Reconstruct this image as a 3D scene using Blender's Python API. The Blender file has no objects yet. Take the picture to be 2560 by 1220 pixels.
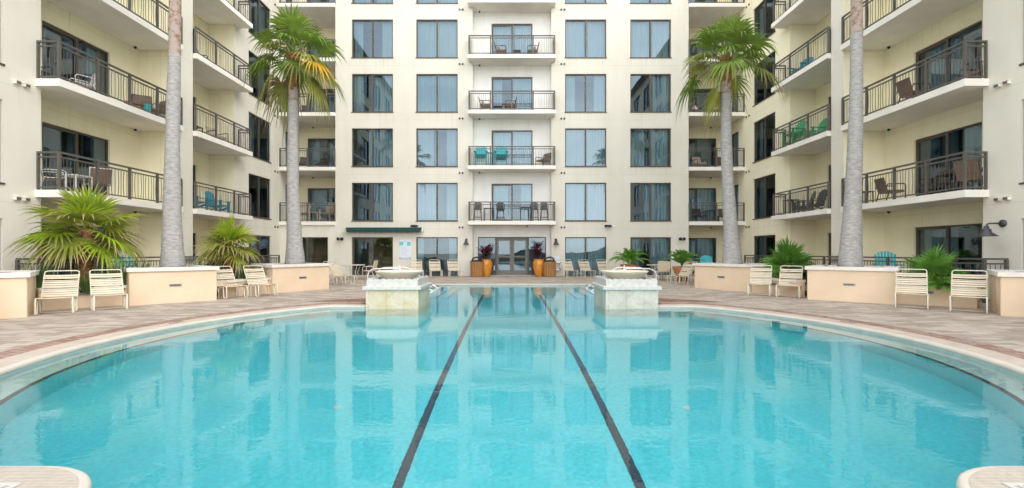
import bpy, math, random
from math import sin, cos, pi, radians, sqrt, atan2
from mathutils import Vector, Matrix

random.seed(7)
scene = bpy.context.scene
COL = scene.collection

# ------------------------------------------------------------------ camera, light
cam_d = bpy.data.cameras.new("Camera")
cam = bpy.data.objects.new("Camera", cam_d)
COL.objects.link(cam)
cam.location = (0, 0, 1.34)
cam.rotation_euler = (radians(90), 0, 0)
cam_d.sensor_width = 36.0
cam_d.lens = 36.0 * 1200 / 2560
cam_d.shift_y = 20 / 2560
cam_d.clip_start = 0.05
cam_d.clip_end = 3000
scene.camera = cam

SUN_EL, SUN_AZ = 42.0, 132.0          # azimuth clockwise from +Y
world = bpy.data.worlds.new("World")
scene.world = world
world.use_nodes = True
wn, wl = world.node_tree.nodes, world.node_tree.links
wn.clear()
w_out = wn.new("ShaderNodeOutputWorld")
w_bg = wn.new("ShaderNodeBackground")
w_bg.inputs["Strength"].default_value = 0.15
sky = wn.new("ShaderNodeTexSky")
sky.sky_type = 'NISHITA'
sky.sun_disc = False
sky.sun_elevation = radians(SUN_EL)
sky.sun_rotation = radians(SUN_AZ)
sky.air_density = 1.2
sky.dust_density = 1.5
w_tc = wn.new("ShaderNodeTexCoord")
w_map = wn.new("ShaderNodeMapping")
w_map.inputs["Scale"].default_value = (1.6, 1.6, 4.2)
w_no = wn.new("ShaderNodeTexNoise")
w_no.inputs["Scale"].default_value = 1.7
w_no.inputs["Detail"].default_value = 7
w_no.inputs["Roughness"].default_value = 0.55
w_rmp = wn.new("ShaderNodeValToRGB")
w_rmp.color_ramp.elements[0].position = 0.30
w_rmp.color_ramp.elements[1].position = 0.60
w_rmp.color_ramp.elements[0].color = (0.45, 0.45, 0.45, 1)
w_rmp.color_ramp.elements[1].color = (1, 1, 1, 1)
w_mix = wn.new("ShaderNodeMixRGB")
w_sep = wn.new("ShaderNodeSeparateXYZ")          # overcast that brightens toward the sea horizon
w_hr = wn.new("ShaderNodeValToRGB")
w_hr.color_ramp.elements[0].position = 0.05
w_hr.color_ramp.elements[1].position = 0.85
w_hr.color_ramp.elements[0].color = (1.0, 1.0, 1.0, 1)
w_hr.color_ramp.elements[1].color = (0.42, 0.435, 0.46, 1)
w_sc = wn.new("ShaderNodeVectorMath"); w_sc.operation = 'SCALE'
w_sc.inputs["Scale"].default_value = 17.0
wl.new(w_tc.outputs["Generated"], w_map.inputs["Vector"])
wl.new(w_map.outputs["Vector"], w_no.inputs["Vector"])
wl.new(w_no.outputs["Fac"], w_rmp.inputs["Fac"])
wl.new(w_rmp.outputs["Color"], w_mix.inputs["Fac"])
wl.new(sky.outputs["Color"], w_mix.inputs["Color1"])
wl.new(w_tc.outputs["Generated"], w_sep.inputs["Vector"])
wl.new(w_sep.outputs["Z"], w_hr.inputs["Fac"])
wl.new(w_hr.outputs["Color"], w_sc.inputs[0])
wl.new(w_sc.outputs["Vector"], w_mix.inputs["Color2"])
wl.new(w_mix.outputs["Color"], w_bg.inputs["Color"])
wl.new(w_bg.outputs["Background"], w_out.inputs["Surface"])

sun_d = bpy.data.lights.new("Sun", 'SUN')
sun_d.energy = 0.5
sun_d.angle = radians(24)
sun_d.color = (1.0, 0.95, 0.87)
sun = bpy.data.objects.new("Sun", sun_d)
COL.objects.link(sun)
az = radians(SUN_AZ)
sdir = Vector((sin(az) * cos(radians(SUN_EL)), cos(az) * cos(radians(SUN_EL)), sin(radians(SUN_EL))))
sun.rotation_euler = sdir.to_track_quat('Z', 'Y').to_euler()
sun.location = (0, -20, 40)

vs = scene.view_settings
vs.view_transform = 'Standard'
vs.look = 'None'
vs.exposure = 0.9
vs.gamma = 1.0
vs.use_curve_mapping = False
scene.render.engine = 'CYCLES'
cy = scene.cycles
cy.use_denoising = True
cy.max_bounces = 10
cy.diffuse_bounces = 4
cy.glossy_bounces = 5
cy.transmission_bounces = 8
cy.transparent_max_bounces = 16
cy.sample_clamp_indirect = 8.0
cy.caustics_refractive = True
cy.caustics_reflective = False


# ------------------------------------------------------------------ materials
def new_mat(name):
    m = bpy.data.materials.new(name)
    m.use_nodes = True
    n, l = m.node_tree.nodes, m.node_tree.links
    b = n["Principled BSDF"]
    return m, n, l, b


def mat(name, col, rough=0.6, var=0.12, scale=6.0, bump=0.0, bscale=60.0, metal=0.0, spec=0.35,
        coord='Object', stretch=(1, 1, 1), col2=None, thr=(0.3, 0.7)):
    m, n, l, b = new_mat(name)
    tc = n.new("ShaderNodeTexCoord")
    mp = n.new("ShaderNodeMapping")
    mp.inputs["Scale"].default_value = stretch
    l.new(tc.outputs[coord], mp.inputs["Vector"])
    no = n.new("ShaderNodeTexNoise")
    no.inputs["Scale"].default_value = scale
    no.inputs["Detail"].default_value = 5
    l.new(mp.outputs["Vector"], no.inputs["Vector"])
    rp = n.new("ShaderNodeValToRGB")
    rp.color_ramp.elements[0].position = thr[0]
    rp.color_ramp.elements[1].position = thr[1]
    c2 = col2 if col2 else tuple(min(1, c * (1 + var)) for c in col)
    c1 = col if col2 else tuple(c * (1 - var) for c in col)
    rp.color_ramp.elements[0].color = (*c1, 1)
    rp.color_ramp.elements[1].color = (*c2, 1)
    l.new(no.outputs["Fac"], rp.inputs["Fac"])
    l.new(rp.outputs["Color"], b.inputs["Base Color"])
    b.inputs["Roughness"].default_value = rough
    b.inputs["Metallic"].default_value = metal
    b.inputs["Specular IOR Level"].default_value = spec
    if bump > 0:
        bn = n.new("ShaderNodeTexNoise")
        bn.inputs["Scale"].default_value = bscale
        bn.inputs["Detail"].default_value = 4
        l.new(mp.outputs["Vector"], bn.inputs["Vector"])
        bp = n.new("ShaderNodeBump")
        bp.inputs["Strength"].default_value = bump
        bp.inputs["Distance"].default_value = 0.02
        l.new(bn.outputs["Fac"], bp.inputs["Height"])
        l.new(bp.outputs["Normal"], b.inputs["Normal"])
    return m


def stucco(name, col, joint=0.87):
    """painted stucco: score joints, faint blotches and rain streaks, in world space"""
    m, n, l, b = new_mat(name)
    geo = n.new("ShaderNodeNewGeometry")
    sp = n.new("ShaderNodeSeparateXYZ")
    l.new(geo.outputs["Position"], sp.inputs["Vector"])
    ad = n.new("ShaderNodeMath"); ad.operation = 'ADD'
    l.new(sp.outputs["X"], ad.inputs[0]); l.new(sp.outputs["Y"], ad.inputs[1])
    cb = n.new("ShaderNodeCombineXYZ")
    l.new(ad.outputs[0], cb.inputs["X"]); l.new(sp.outputs["Z"], cb.inputs["Y"])
    # horizontal joints once per storey
    md = n.new("ShaderNodeMath"); md.operation = 'MODULO'
    sh = n.new("ShaderNodeMath"); sh.operation = 'ADD'; sh.inputs[1].default_value = 0.42
    l.new(sp.outputs["Z"], sh.inputs[0])
    l.new(sh.outputs[0], md.inputs[0]); md.inputs[1].default_value = 3.045
    lt = n.new("ShaderNodeMath"); lt.operation = 'LESS_THAN'; lt.inputs[1].default_value = 0.018
    l.new(md.outputs[0], lt.inputs[0])
    n1 = n.new("ShaderNodeTexNoise"); n1.inputs["Scale"].default_value = 0.7; n1.inputs["Detail"].default_value = 6
    l.new(geo.outputs["Position"], n1.inputs["Vector"])
    mp = n.new("ShaderNodeMapping"); mp.inputs["Scale"].default_value = (1.6, 0.25, 1)
    l.new(cb.outputs[0], mp.inputs["Vector"])
    n2 = n.new("ShaderNodeTexNoise"); n2.inputs["Scale"].default_value = 1.0; n2.inputs["Detail"].default_value = 5
    l.new(mp.outputs["Vector"], n2.inputs["Vector"])
    mul = n.new("ShaderNodeMath"); mul.operation = 'MULTIPLY'
    l.new(n1.outputs["Fac"], mul.inputs[0]); l.new(n2.outputs["Fac"], mul.inputs[1])
    rp = n.new("ShaderNodeValToRGB")
    rp.color_ramp.elements[0].position = 0.12
    rp.color_ramp.elements[1].position = 0.34
    rp.color_ramp.elements[0].color = (col[0] * 0.945, col[1] * 0.935, col[2] * 0.915, 1)
    rp.color_ramp.elements[1].color = (*col, 1)
    l.new(mul.outputs[0], rp.inputs["Fac"])
    mx = n.new("ShaderNodeMixRGB"); mx.blend_type = 'MULTIPLY'
    mx.inputs["Color2"].default_value = (joint, joint, joint, 1)
    vm = n.new("ShaderNodeMath"); vm.operation = 'MODULO'; vm.inputs[1].default_value = 3.66
    va = n.new("ShaderNodeMath"); va.operation = 'ADD'; va.inputs[1].default_value = 101.3
    l.new(ad.outputs[0], va.inputs[0]); l.new(va.outputs[0], vm.inputs[0])
    vl = n.new("ShaderNodeMath"); vl.operation = 'LESS_THAN'; vl.inputs[1].default_value = 0.016
    l.new(vm.outputs[0], vl.inputs[0])
    vx = n.new("ShaderNodeMath"); vx.operation = 'MAXIMUM'
    l.new(lt.outputs[0], vx.inputs[0]); l.new(vl.outputs[0], vx.inputs[1])
    # rain streaks in the metre below each sill line
    zm = n.new("ShaderNodeMath"); zm.operation = 'MODULO'; zm.inputs[1].default_value = 3.045
    za = n.new("ShaderNodeMath"); za.operation = 'ADD'; za.inputs[1].default_value = 30.45
    l.new(sp.outputs["Z"], za.inputs[0]); l.new(za.outputs[0], zm.inputs[0])
    zr = n.new("ShaderNodeMapRange"); zr.inputs["From Min"].default_value = 2.05; zr.inputs["From Max"].default_value = 3.0
    l.new(zm.outputs[0], zr.inputs["Value"])
    ms = n.new("ShaderNodeMapping"); ms.inputs["Scale"].default_value = (7.0, 0.35, 1)
    l.new(cb.outputs[0], ms.inputs["Vector"])
    n3 = n.new("ShaderNodeTexNoise"); n3.inputs["Scale"].default_value = 1.0; n3.inputs["Detail"].default_value = 6
    l.new(ms.outputs["Vector"], n3.inputs["Vector"])
    sr = n.new("ShaderNodeMapRange"); sr.inputs["From Min"].default_value = 0.54; sr.inputs["From Max"].default_value = 0.74
    l.new(n3.outputs["Fac"], sr.inputs["Value"])
    sm = n.new("ShaderNodeMath"); sm.operation = 'MULTIPLY'
    l.new(zr.outputs[0], sm.inputs[0]); l.new(sr.outputs[0], sm.inputs[1])
    st = n.new("ShaderNodeMixRGB"); st.blend_type = 'MULTIPLY'; st.inputs["Color2"].default_value = (0.86, 0.84, 0.80, 1)
    l.new(sm.outputs[0], st.inputs["Fac"]); l.new(rp.outputs["Color"], st.inputs["Color1"])
    l.new(vx.outputs[0], mx.inputs["Fac"]); l.new(st.outputs["Color"], mx.inputs["Color1"])
    l.new(mx.outputs["Color"], b.inputs["Base Color"])
    b.inputs["Roughness"].default_value = 0.85
    b.inputs["Specular IOR Level"].default_value = 0.2
    bn = n.new("ShaderNodeTexNoise"); bn.inputs["Scale"].default_value = 45; bn.inputs["Detail"].default_value = 4
    l.new(geo.outputs["Position"], bn.inputs["Vector"])
    bp = n.new("ShaderNodeBump"); bp.inputs["Strength"].default_value = 0.25; bp.inputs["Distance"].default_value = 0.01
    l.new(bn.outputs["Fac"], bp.inputs["Height"]); l.new(bp.outputs["Normal"], b.inputs["Normal"])
    return m


def glass_mat():
    m, n, l, b = new_mat("window_glass")
    n.remove(b)
    out = n["Material Output"]
    tr = n.new("ShaderNodeBsdfTransparent"); tr.inputs["Color"].default_value = (0.62, 0.76, 0.80, 1)
    gl = n.new("ShaderNodeBsdfGlossy"); gl.inputs["Roughness"].default_value = 0.0
    gl.inputs["Color"].default_value = (0.70, 0.88, 1.0, 1)
    fr = n.new("ShaderNodeFresnel"); fr.inputs["IOR"].default_value = 1.5
    mr = n.new("ShaderNodeMapRange")
    mr.inputs["From Min"].default_value = 0.0; mr.inputs["From Max"].default_value = 1.0
    mr.inputs["To Min"].default_value = 0.085; mr.inputs["To Max"].default_value = 1.0
    l.new(fr.outputs[0], mr.inputs["Value"])
    no = n.new("ShaderNodeTexNoise"); no.inputs["Scale"].default_value = 0.9; no.inputs["Detail"].default_value = 1
    geo = n.new("ShaderNodeNewGeometry")
    l.new(geo.outputs["Position"], no.inputs["Vector"])
    bp = n.new("ShaderNodeBump"); bp.inputs["Strength"].default_value = 0.06; bp.inputs["Distance"].default_value = 0.02
    l.new(no.outputs["Fac"], bp.inputs["Height"]); l.new(bp.outputs["Normal"], gl.inputs["Normal"])
    mx = n.new("ShaderNodeMixShader")
    l.new(mr.outputs[0], mx.inputs["Fac"]); l.new(tr.outputs[0], mx.inputs[1]); l.new(gl.outputs[0], mx.inputs[2])
    l.new(mx.outputs[0], out.inputs["Surface"])
    return m


def water_mat():
    m, n, l, b = new_mat("pool_water")
    b.inputs["Base Color"].default_value = (0.93, 1.0, 1.0, 1)
    b.inputs["Roughness"].default_value = 0.0
    b.inputs["IOR"].default_value = 1.33
    b.inputs["Transmission Weight"].default_value = 1.0
    tc = n.new("ShaderNodeTexCoord")
    def layer(scale, stretch, dist, strength, prev, detail=3):
        mp = n.new("ShaderNodeMapping"); mp.inputs["Scale"].default_value = stretch
        l.new(tc.outputs["Object"], mp.inputs["Vector"])
        no = n.new("ShaderNodeTexNoise"); no.inputs["Scale"].default_value = scale
        no.inputs["Detail"].default_value = detail
        no.inputs["Distortion"].default_value = 0.6
        l.new(mp.outputs["Vector"], no.inputs["Vector"])
        bp = n.new("ShaderNodeBump"); bp.inputs["Strength"].default_value = strength
        bp.inputs["Distance"].default_value = dist
        l.new(no.outputs["Fac"], bp.inputs["Height"])
        if prev is not None:
            l.new(prev.outputs["Normal"], bp.inputs["Normal"])
        return bp
    b1 = layer(0.55, (1, 1.3, 1), 0.05, 0.05, None, 2)
    b2 = layer(3.2, (0.8, 1.3, 1), 0.02, 0.08, b1, 3)
    b3 = layer(14, (1, 1, 1), 0.006, 0.07, b2, 3)
    l.new(b3.outputs["Normal"], b.inputs["Normal"])
    return m


def leaf_mat(name, col, tip=(0.45, 0.33, 0.16), tip_amt=1.0, trans=0.35, var=0.35):
    m, n, l, b = new_mat(name)
    out = n["Material Output"]
    at = n.new("ShaderNodeAttribute"); at.attribute_name = "tip"
    geo = n.new("ShaderNodeNewGeometry")
    no = n.new("ShaderNodeTexNoise"); no.inputs["Scale"].default_value = 3.5; no.inputs["Detail"].default_value = 3
    l.new(geo.outputs["Position"], no.inputs["Vector"])
    oi = n.new("ShaderNodeObjectInfo")
    ad = n.new("ShaderNodeMath"); ad.operation = 'MULTIPLY_ADD'
    l.new(oi.outputs["Random"], ad.inputs[0]); ad.inputs[1].default_value = 0.5
    l.new(no.outputs["Fac"], ad.inputs[2])
    rp = n.new("ShaderNodeValToRGB")
    rp.color_ramp.elements[0].position = 0.35; rp.color_ramp.elements[1].position = 1.0
    rp.color_ramp.elements[0].color = (*[c * (1 - var) for c in col], 1)
    rp.color_ramp.elements[1].color = (col[0] * (1 + var * 1.5), col[1] * (1 + var), col[2] * (1 + var * .5), 1)
    l.new(ad.outputs[0], rp.inputs["Fac"])
    mx = n.new("ShaderNodeMixRGB"); mx.inputs["Color2"].default_value = (*tip, 1)
    ma = n.new("ShaderNodeMath"); ma.operation = 'MULTIPLY'; ma.inputs[1].default_value = tip_amt; ma.use_clamp = True
    l.new(at.outputs["Fac"], ma.inputs[0]); l.new(ma.outputs[0], mx.inputs["Fac"])
    l.new(rp.outputs["Color"], mx.inputs["Color1"])
    l.new(mx.outputs["Color"], b.inputs["Base Color"])
    b.inputs["Roughness"].default_value = 0.42
    b.inputs["Specular IOR Level"].default_value = 0.4
    tl = n.new("ShaderNodeBsdfTranslucent"); l.new(mx.outputs["Color"], tl.inputs["Color"])
    ms = n.new("ShaderNodeMixShader"); ms.inputs["Fac"].default_value = trans
    l.new(b.outputs[0], ms.inputs[1]); l.new(tl.outputs[0], ms.inputs[2])
    l.new(ms.outputs[0], out.inputs["Surface"])
    return m


def paver_mat(name, c1, c2, c3, bw=0.55, bh=0.16, mortar=0.008, rot=0.0, big=1.0):
    m, n, l, b = new_mat(name)
    geo = n.new("ShaderNodeNewGeometry")
    mp = n.new("ShaderNodeMapping"); mp.inputs["Rotation"].default_value = (0, 0, rot)
    l.new(geo.outputs["Position"], mp.inputs["Vector"])
    br = n.new("ShaderNodeTexBrick")
    br.inputs["Scale"].default_value = 1.0
    br.inputs["Brick Width"].default_value = bw
    br.inputs["Row Height"].default_value = bh
    br.inputs["Mortar Size"].default_value = mortar
    br.inputs["Color1"].default_value = (0, 0, 0, 1)
    br.inputs["Color2"].default_value = (1, 1, 1, 1)
    br.inputs["Mortar"].default_value = (0.5, 0.5, 0.5, 1)
    br.offset_frequency = 2
    br.squash = 0.72; br.squash_frequency = 3
    l.new(mp.outputs["Vector"], br.inputs["Vector"])
    rp = n.new("ShaderNodeValToRGB")
    e = rp.color_ramp.elements
    e[0].color = (*c1, 1); e[1].color = (*c3, 1); e[0].position = 0.08; e[1].position = 0.92
    x = e.new(0.5); x.color = (*c2, 1)
    l.new(br.outputs["Color"], rp.inputs["Fac"])
    no = n.new("ShaderNodeTexNoise"); no.inputs["Scale"].default_value = 1.3 * big; no.inputs["Detail"].default_value = 8
    no.inputs["Roughness"].default_value = 0.65
    l.new(mp.outputs["Vector"], no.inputs["Vector"])
    r2 = n.new("ShaderNodeValToRGB")
    r2.color_ramp.elements[0].position = 0.3; r2.color_ramp.elements[1].position = 0.7
    r2.color_ramp.elements[0].color = (0.80, 0.78, 0.76, 1); r2.color_ramp.elements[1].color = (1.12, 1.1, 1.08, 1)
    l.new(no.outputs["Fac"], r2.inputs["Fac"])
    mx = n.new("ShaderNodeMixRGB"); mx.blend_type = 'MULTIPLY'; mx.inputs["Fac"].default_value = 1
    l.new(rp.outputs["Color"], mx.inputs["Color1"]); l.new(r2.outputs["Color"], mx.inputs["Color2"])
    m2 = n.new("ShaderNodeMixRGB"); m2.blend_type = 'MIX'
    m2.inputs["Color2"].default_value = (c1[0] * .62, c1[1] * .6, c1[2] * .58, 1)
    l.new(br.outputs["Fac"], m2.inputs["Fac"]); l.new(mx.outputs["Color"], m2.inputs["Color1"])
    l.new(m2.outputs["Color"], b.inputs["Base Color"])
    b.inputs["Roughness"].default_value = 0.8
    b.inputs["Specular IOR Level"].default_value = 0.3
    bn = n.new("ShaderNodeTexNoise"); bn.inputs["Scale"].default_value = 40; bn.inputs["Detail"].default_value = 4
    l.new(mp.outputs["Vector"], bn.inputs["Vector"])
    sb = n.new("ShaderNodeMath"); sb.operation = 'SUBTRACT'
    l.new(bn.outputs["Fac"], sb.inputs[0]); l.new(br.outputs["Fac"], sb.inputs[1])
    bp = n.new("ShaderNodeBump"); bp.inputs["Strength"].default_value = 0.4; bp.inputs["Distance"].default_value = 0.006
    l.new(sb.outputs[0], bp.inputs["Height"]); l.new(bp.outputs["Normal"], b.inputs["Normal"])
    return m


def stone_mat(name, base, blot, vein, rough=0.45):
    """veined travertine or marble cladding in large slabs"""
    m, n, l, b = new_mat(name)
    tc = n.new("ShaderNodeTexCoord")
    n1 = n.new("ShaderNodeTexNoise"); n1.inputs["Scale"].default_value = 2.4; n1.inputs["Detail"].default_value = 8
    n1.inputs["Roughness"].default_value = 0.7; n1.inputs["Distortion"].default_value = 0.8
    l.new(tc.outputs["Object"], n1.inputs["Vector"])
    rp = n.new("ShaderNodeValToRGB"); e = rp.color_ramp.elements
    e[0].position = 0.33; e[0].color = (*blot, 1); e[1].position = 0.58; e[1].color = (*base, 1)
    x = e.new(0.44); x.color = tuple((a + c) / 2 * 1.0 for a, c in zip(base, blot)) + (1,)
    l.new(n1.outputs["Fac"], rp.inputs["Fac"])
    n2 = n.new("ShaderNodeTexNoise"); n2.inputs["Scale"].default_value = 7; n2.inputs["Detail"].default_value = 9
    n2.inputs["Roughness"].default_value = 0.8; n2.inputs["Distortion"].default_value = 1.6
    l.new(tc.outputs["Object"], n2.inputs["Vector"])
    r2 = n.new("ShaderNodeValToRGB"); r2.color_ramp.elements[0].position = 0.34; r2.color_ramp.elements[1].position = 0.43
    r2.color_ramp.elements[0].color = (1, 1, 1, 1); r2.color_ramp.elements[1].color = (0, 0, 0, 1)
    l.new(n2.outputs["Fac"], r2.inputs["Fac"])
    mx = n.new("ShaderNodeMixRGB"); mx.inputs["Color2"].default_value = (*vein, 1)
    l.new(r2.outputs["Color"], mx.inputs["Fac"]); l.new(rp.outputs["Color"], mx.inputs["Color1"])
    sp = n.new("ShaderNodeSeparateXYZ"); l.new(tc.outputs["Object"], sp.inputs["Vector"])
    ad = n.new("ShaderNodeMath"); ad.operation = 'ADD'
    l.new(sp.outputs["X"], ad.inputs[0]); l.new(sp.outputs["Y"], ad.inputs[1])
    a2 = n.new("ShaderNodeMath"); a2.operation = 'ADD'; a2.inputs[1].default_value = 10.2
    l.new(ad.outputs[0], a2.inputs[0])
    md = n.new("ShaderNodeMath"); md.operation = 'MODULO'; md.inputs[1].default_value = 0.44
    l.new(a2.outputs[0], md.inputs[0])
    lt = n.new("ShaderNodeMath"); lt.operation = 'LESS_THAN'; lt.inputs[1].default_value = 0.008
    l.new(md.outputs[0], lt.inputs[0])
    m3 = n.new("ShaderNodeMixRGB"); m3.blend_type = 'MULTIPLY'; m3.inputs["Color2"].default_value = (0.72, 0.7, 0.66, 1)
    l.new(lt.outputs[0], m3.inputs["Fac"]); l.new(mx.outputs["Color"], m3.inputs["Color1"])
    l.new(m3.outputs["Color"], b.inputs["Base Color"])
    b.inputs["Roughness"].default_value = rough
    bp = n.new("ShaderNodeBump"); bp.inputs["Strength"].default_value = 0.3; bp.inputs["Distance"].default_value = 0.01
    l.new(n2.outputs["Fac"], bp.inputs["Height"]); l.new(bp.outputs["Normal"], b.inputs["Normal"])
    return m


def curtain_mat():
    m, n, l, b = new_mat("sheer_curtain")
    out = n["Material Output"]
    tc = n.new("ShaderNodeTexCoord")
    mp = n.new("ShaderNodeMapping"); mp.inputs["Scale"].default_value = (9, 1, 0.25)
    l.new(tc.outputs["Object"], mp.inputs["Vector"])
    no = n.new("ShaderNodeTexNoise"); no.inputs["Scale"].default_value = 1.5; no.inputs["Detail"].default_value = 4
    l.new(mp.outputs["Vector"], no.inputs["Vector"])
    rp = n.new("ShaderNodeValToRGB")
    rp.color_ramp.elements[0].color = (0.34, 0.40, 0.42, 1); rp.color_ramp.elements[1].color = (0.47, 0.53, 0.54, 1)
    rp.color_ramp.elements[0].position = 0.3; rp.color_ramp.elements[1].position = 0.7
    l.new(no.outputs["Fac"], rp.inputs["Fac"]); l.new(rp.outputs["Color"], b.inputs["Base Color"])
    b.inputs["Roughness"].default_value = 0.9
    return m


def tile_mat(name, col, size=0.05, grout=(0.35, 0.4, 0.4), rough=0.25, var=0.15, coord='Object', gs=0.05):
    m, n, l, b = new_mat(name)
    tc = n.new("ShaderNodeTexCoord")
    br = n.new("ShaderNodeTexBrick")
    br.offset = 0.0
    br.inputs["Scale"].default_value = 1 / size
    br.inputs["Brick Width"].default_value = 1.0; br.inputs["Row Height"].default_value = 1.0
    br.inputs["Mortar Size"].default_value = gs
    br.inputs["Color1"].default_value = (*[c * (1 - var) for c in col], 1)
    br.inputs["Color2"].default_value = (*[min(1, c * (1 + var)) for c in col], 1)
    br.inputs["Mortar"].default_value = (*grout, 1)
    l.new(tc.outputs[coord], br.inputs["Vector"]); l.new(br.outputs["Color"], b.inputs["Base Color"])
    b.inputs["Roughness"].default_value = rough
    return m


def wood_slat_mat(name, col):
    return mat(name, col, 0.5, 0.3, 5, 0.2, 30, stretch=(8, 8, 0.6))


M = {}
M['cream'] = stucco("stucco_cream", (0.73, 0.70, 0.61))
M['yellow'] = stucco("stucco_yellow", (0.90, 0.845, 0.63))
M['white'] = stucco("stucco_white", (0.86, 0.855, 0.82))
M['slab'] = mat("slab_paint", (0.84, 0.80, 0.73), 0.8, 0.05, 1.5, 0.1, 40, coord='Object')
M['bronze'] = mat("bronze_frame", (0.105, 0.09, 0.075), 0.45, 0.1, 4, metal=0.3)
M['rail'] = mat("rail_metal", (0.125, 0.115, 0.10), 0.45, 0.12, 5, metal=0.2)
M['doorgrey'] = mat("door_grey", (0.17, 0.165, 0.15), 0.45, 0.06, 4)
M['glass'] = glass_mat()
M['curtain'] = curtain_mat()
M['interior'] = mat("interior_wall", (0.20, 0.21, 0.21), 0.9, 0.25, 0.8)
M['interior_warm'] = mat("interior_wood", (0.30, 0.17, 0.07), 0.7, 0.4, 1.2)
M['vent'] = mat("vent_metal", (0.10, 0.095, 0.085), 0.5, 0.1, 8)
M['unseen_roof'] = mat("roof_membrane", (0.35, 0.34, 0.32), 0.9, 0.15, 1)
M['water'] = water_mat()
M['pool'] = mat("pool_plaster", (0.085, 0.635, 0.715), 0.7, 0.13, 22, 0.15, 30, coord='Object', thr=(0.25, 0.75))
M['pooltile'] = tile_mat("pool_tile", (0.50, 0.68, 0.66), 0.15, (0.55, 0.66, 0.64), 0.3, 0.10)
M['navytile'] = tile_mat("lane_tile", (0.001, 0.022, 0.05), 0.05, (0.03, 0.075, 0.10), 0.3, 0.3)
M['coping'] = mat("coping_stone", (0.54, 0.45, 0.37), 0.75, 0.10, 3, 0.2, 50, coord='Object')
M['bullnose'] = mat("coping_edge", (0.62, 0.555, 0.48), 0.6, 0.06, 4, 0.1, 50, coord='Object')
M['pavers'] = paver_mat("deck_pavers", (0.37, 0.305, 0.25), (0.47, 0.40, 0.335), (0.55, 0.485, 0.42), 0.46, 0.15, 0.006, 0.06)
M['brickband'] = paver_mat("brick_band", (0.30, 0.18, 0.14), (0.37, 0.24, 0.19), (0.42, 0.30, 0.25), 0.22, 0.11, 0.006, 0.4)
M['redbrick'] = paver_mat("brick_red", (0.24, 0.11, 0.07), (0.31, 0.15, 0.10), (0.34, 0.19, 0.13), 0.22, 0.11, 0.006, 0.4)
M['planter'] = mat("planter_stucco", (0.73, 0.57, 0.405), 0.85, 0.05, 1.6, 0.25, 60, coord='Object')
M['capstone'] = mat("planter_cap", (0.72, 0.68, 0.62), 0.6, 0.08, 4, 0.2, 40, coord='Object')
M['soil'] = mat("soil", (0.05, 0.04, 0.03), 0.95, 0.4, 15, 0.6, 40)
M['steplight'] = mat("step_light_metal", (0.30, 0.31, 0.32), 0.35, 0.3, 20, metal=0.6)
M['strap'] = mat("vinyl_strap", (0.66, 0.57, 0.43), 0.45, 0.06, 6)
M['cframe'] = mat("chair_frame_cream", (0.72, 0.66, 0.54), 0.35, 0.06, 6)
M['travertine'] = stone_mat("travertine", (0.66, 0.585, 0.455), (0.58, 0.42, 0.20), (0.34, 0.26, 0.17))
M['marble'] = stone_mat("pale_marble", (0.64, 0.60, 0.52), (0.47, 0.415, 0.32), (0.28, 0.25, 0.21))
M['rimstone'] = mat("rim_marble", (0.60, 0.575, 0.535), 0.4, 0.12, 9, 0.2, 30)
M['bowl'] = mat("bowl_plaster", (0.72, 0.66, 0.52), 0.45, 0.08, 4, 0.1, 30)
M['steel'] = mat("rail_white_steel", (0.78, 0.77, 0.74), 0.25, 0.03, 6, metal=0.3)
M['trunk'] = mat("palm_trunk_grey", (0.37, 0.355, 0.34), 0.9, 0.24, 5, 0.8, 9, stretch=(1.6, 1.6, 5.0), coord='Object')
M['trunk_p'] = mat("palm_trunk_peeling", (0.40, 0.33, 0.29), 0.9, 0.3, 7, 0.9, 16, stretch=(1, 1, 1.2), coord='Object', col2=(0.27, 0.15, 0.09), thr=(0.50, 0.66))
M['trunk_b'] = mat("palm_trunk_brown", (0.26, 0.125, 0.06), 0.9, 0.5, 8, 1.0, 22, stretch=(1, 1, 1.5), coord='Object')
M['boot'] = mat("palm_boot", (0.33, 0.19, 0.10), 0.9, 0.4, 6, 0.5, 20)
M['leaf'] = leaf_mat("frond_green", (0.165, 0.275, 0.045), tip=(0.30, 0.30, 0.10), tip_amt=0.5)
M['leaf_old'] = leaf_mat("frond_olive", (0.26, 0.31, 0.07), tip=(0.42, 0.33, 0.16), tip_amt=0.9)
M['leaf_yel'] = leaf_mat("frond_yellow", (0.65, 0.40, 0.02), tip=(0.42, 0.25, 0.10), tip_amt=0.8, var=0.15)
M['leaf_dead'] = leaf_mat("frond_dead", (0.28, 0.20, 0.11), tip=(0.36, 0.27, 0.15), tip_amt=0.8, trans=0.15)
M['leaf_lime'] = leaf_mat("fan_lime", (0.27, 0.41, 0.03), tip=(0.55, 0.40, 0.22), tip_amt=1.0, trans=0.45)
M['leaf_limeold'] = leaf_mat("fan_lime_old", (0.27, 0.33, 0.05), tip=(0.58, 0.43, 0.27), tip_amt=1.35, trans=0.35)
M['leaf_deep'] = leaf_mat("fan_deep", (0.11, 0.28, 0.045), tip=(0.20, 0.26, 0.08), tip_amt=0.4)
M['grass'] = leaf_mat("strap_grass", (0.06, 0.12, 0.035), tip=(0.2, 0.2, 0.08), tip_amt=0.4)
M['red'] = leaf_mat("ti_leaf", (0.075, 0.012, 0.03), tip=(0.22, 0.03, 0.06), tip_amt=0.8, trans=0.3)
M['petiole'] = mat("petiole", (0.22, 0.26, 0.08), 0.5, 0.2, 5)
M['urn'] = mat("glazed_urn", (0.60, 0.24, 0.03), 0.22, 0.15, 4, spec=0.6)
M['terracotta'] = mat("terracotta", (0.42, 0.17, 0.07), 0.75, 0.12, 5, 0.2, 40)
M['binwood'] = wood_slat_mat("bin_slats", (0.40, 0.20, 0.07))
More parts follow.
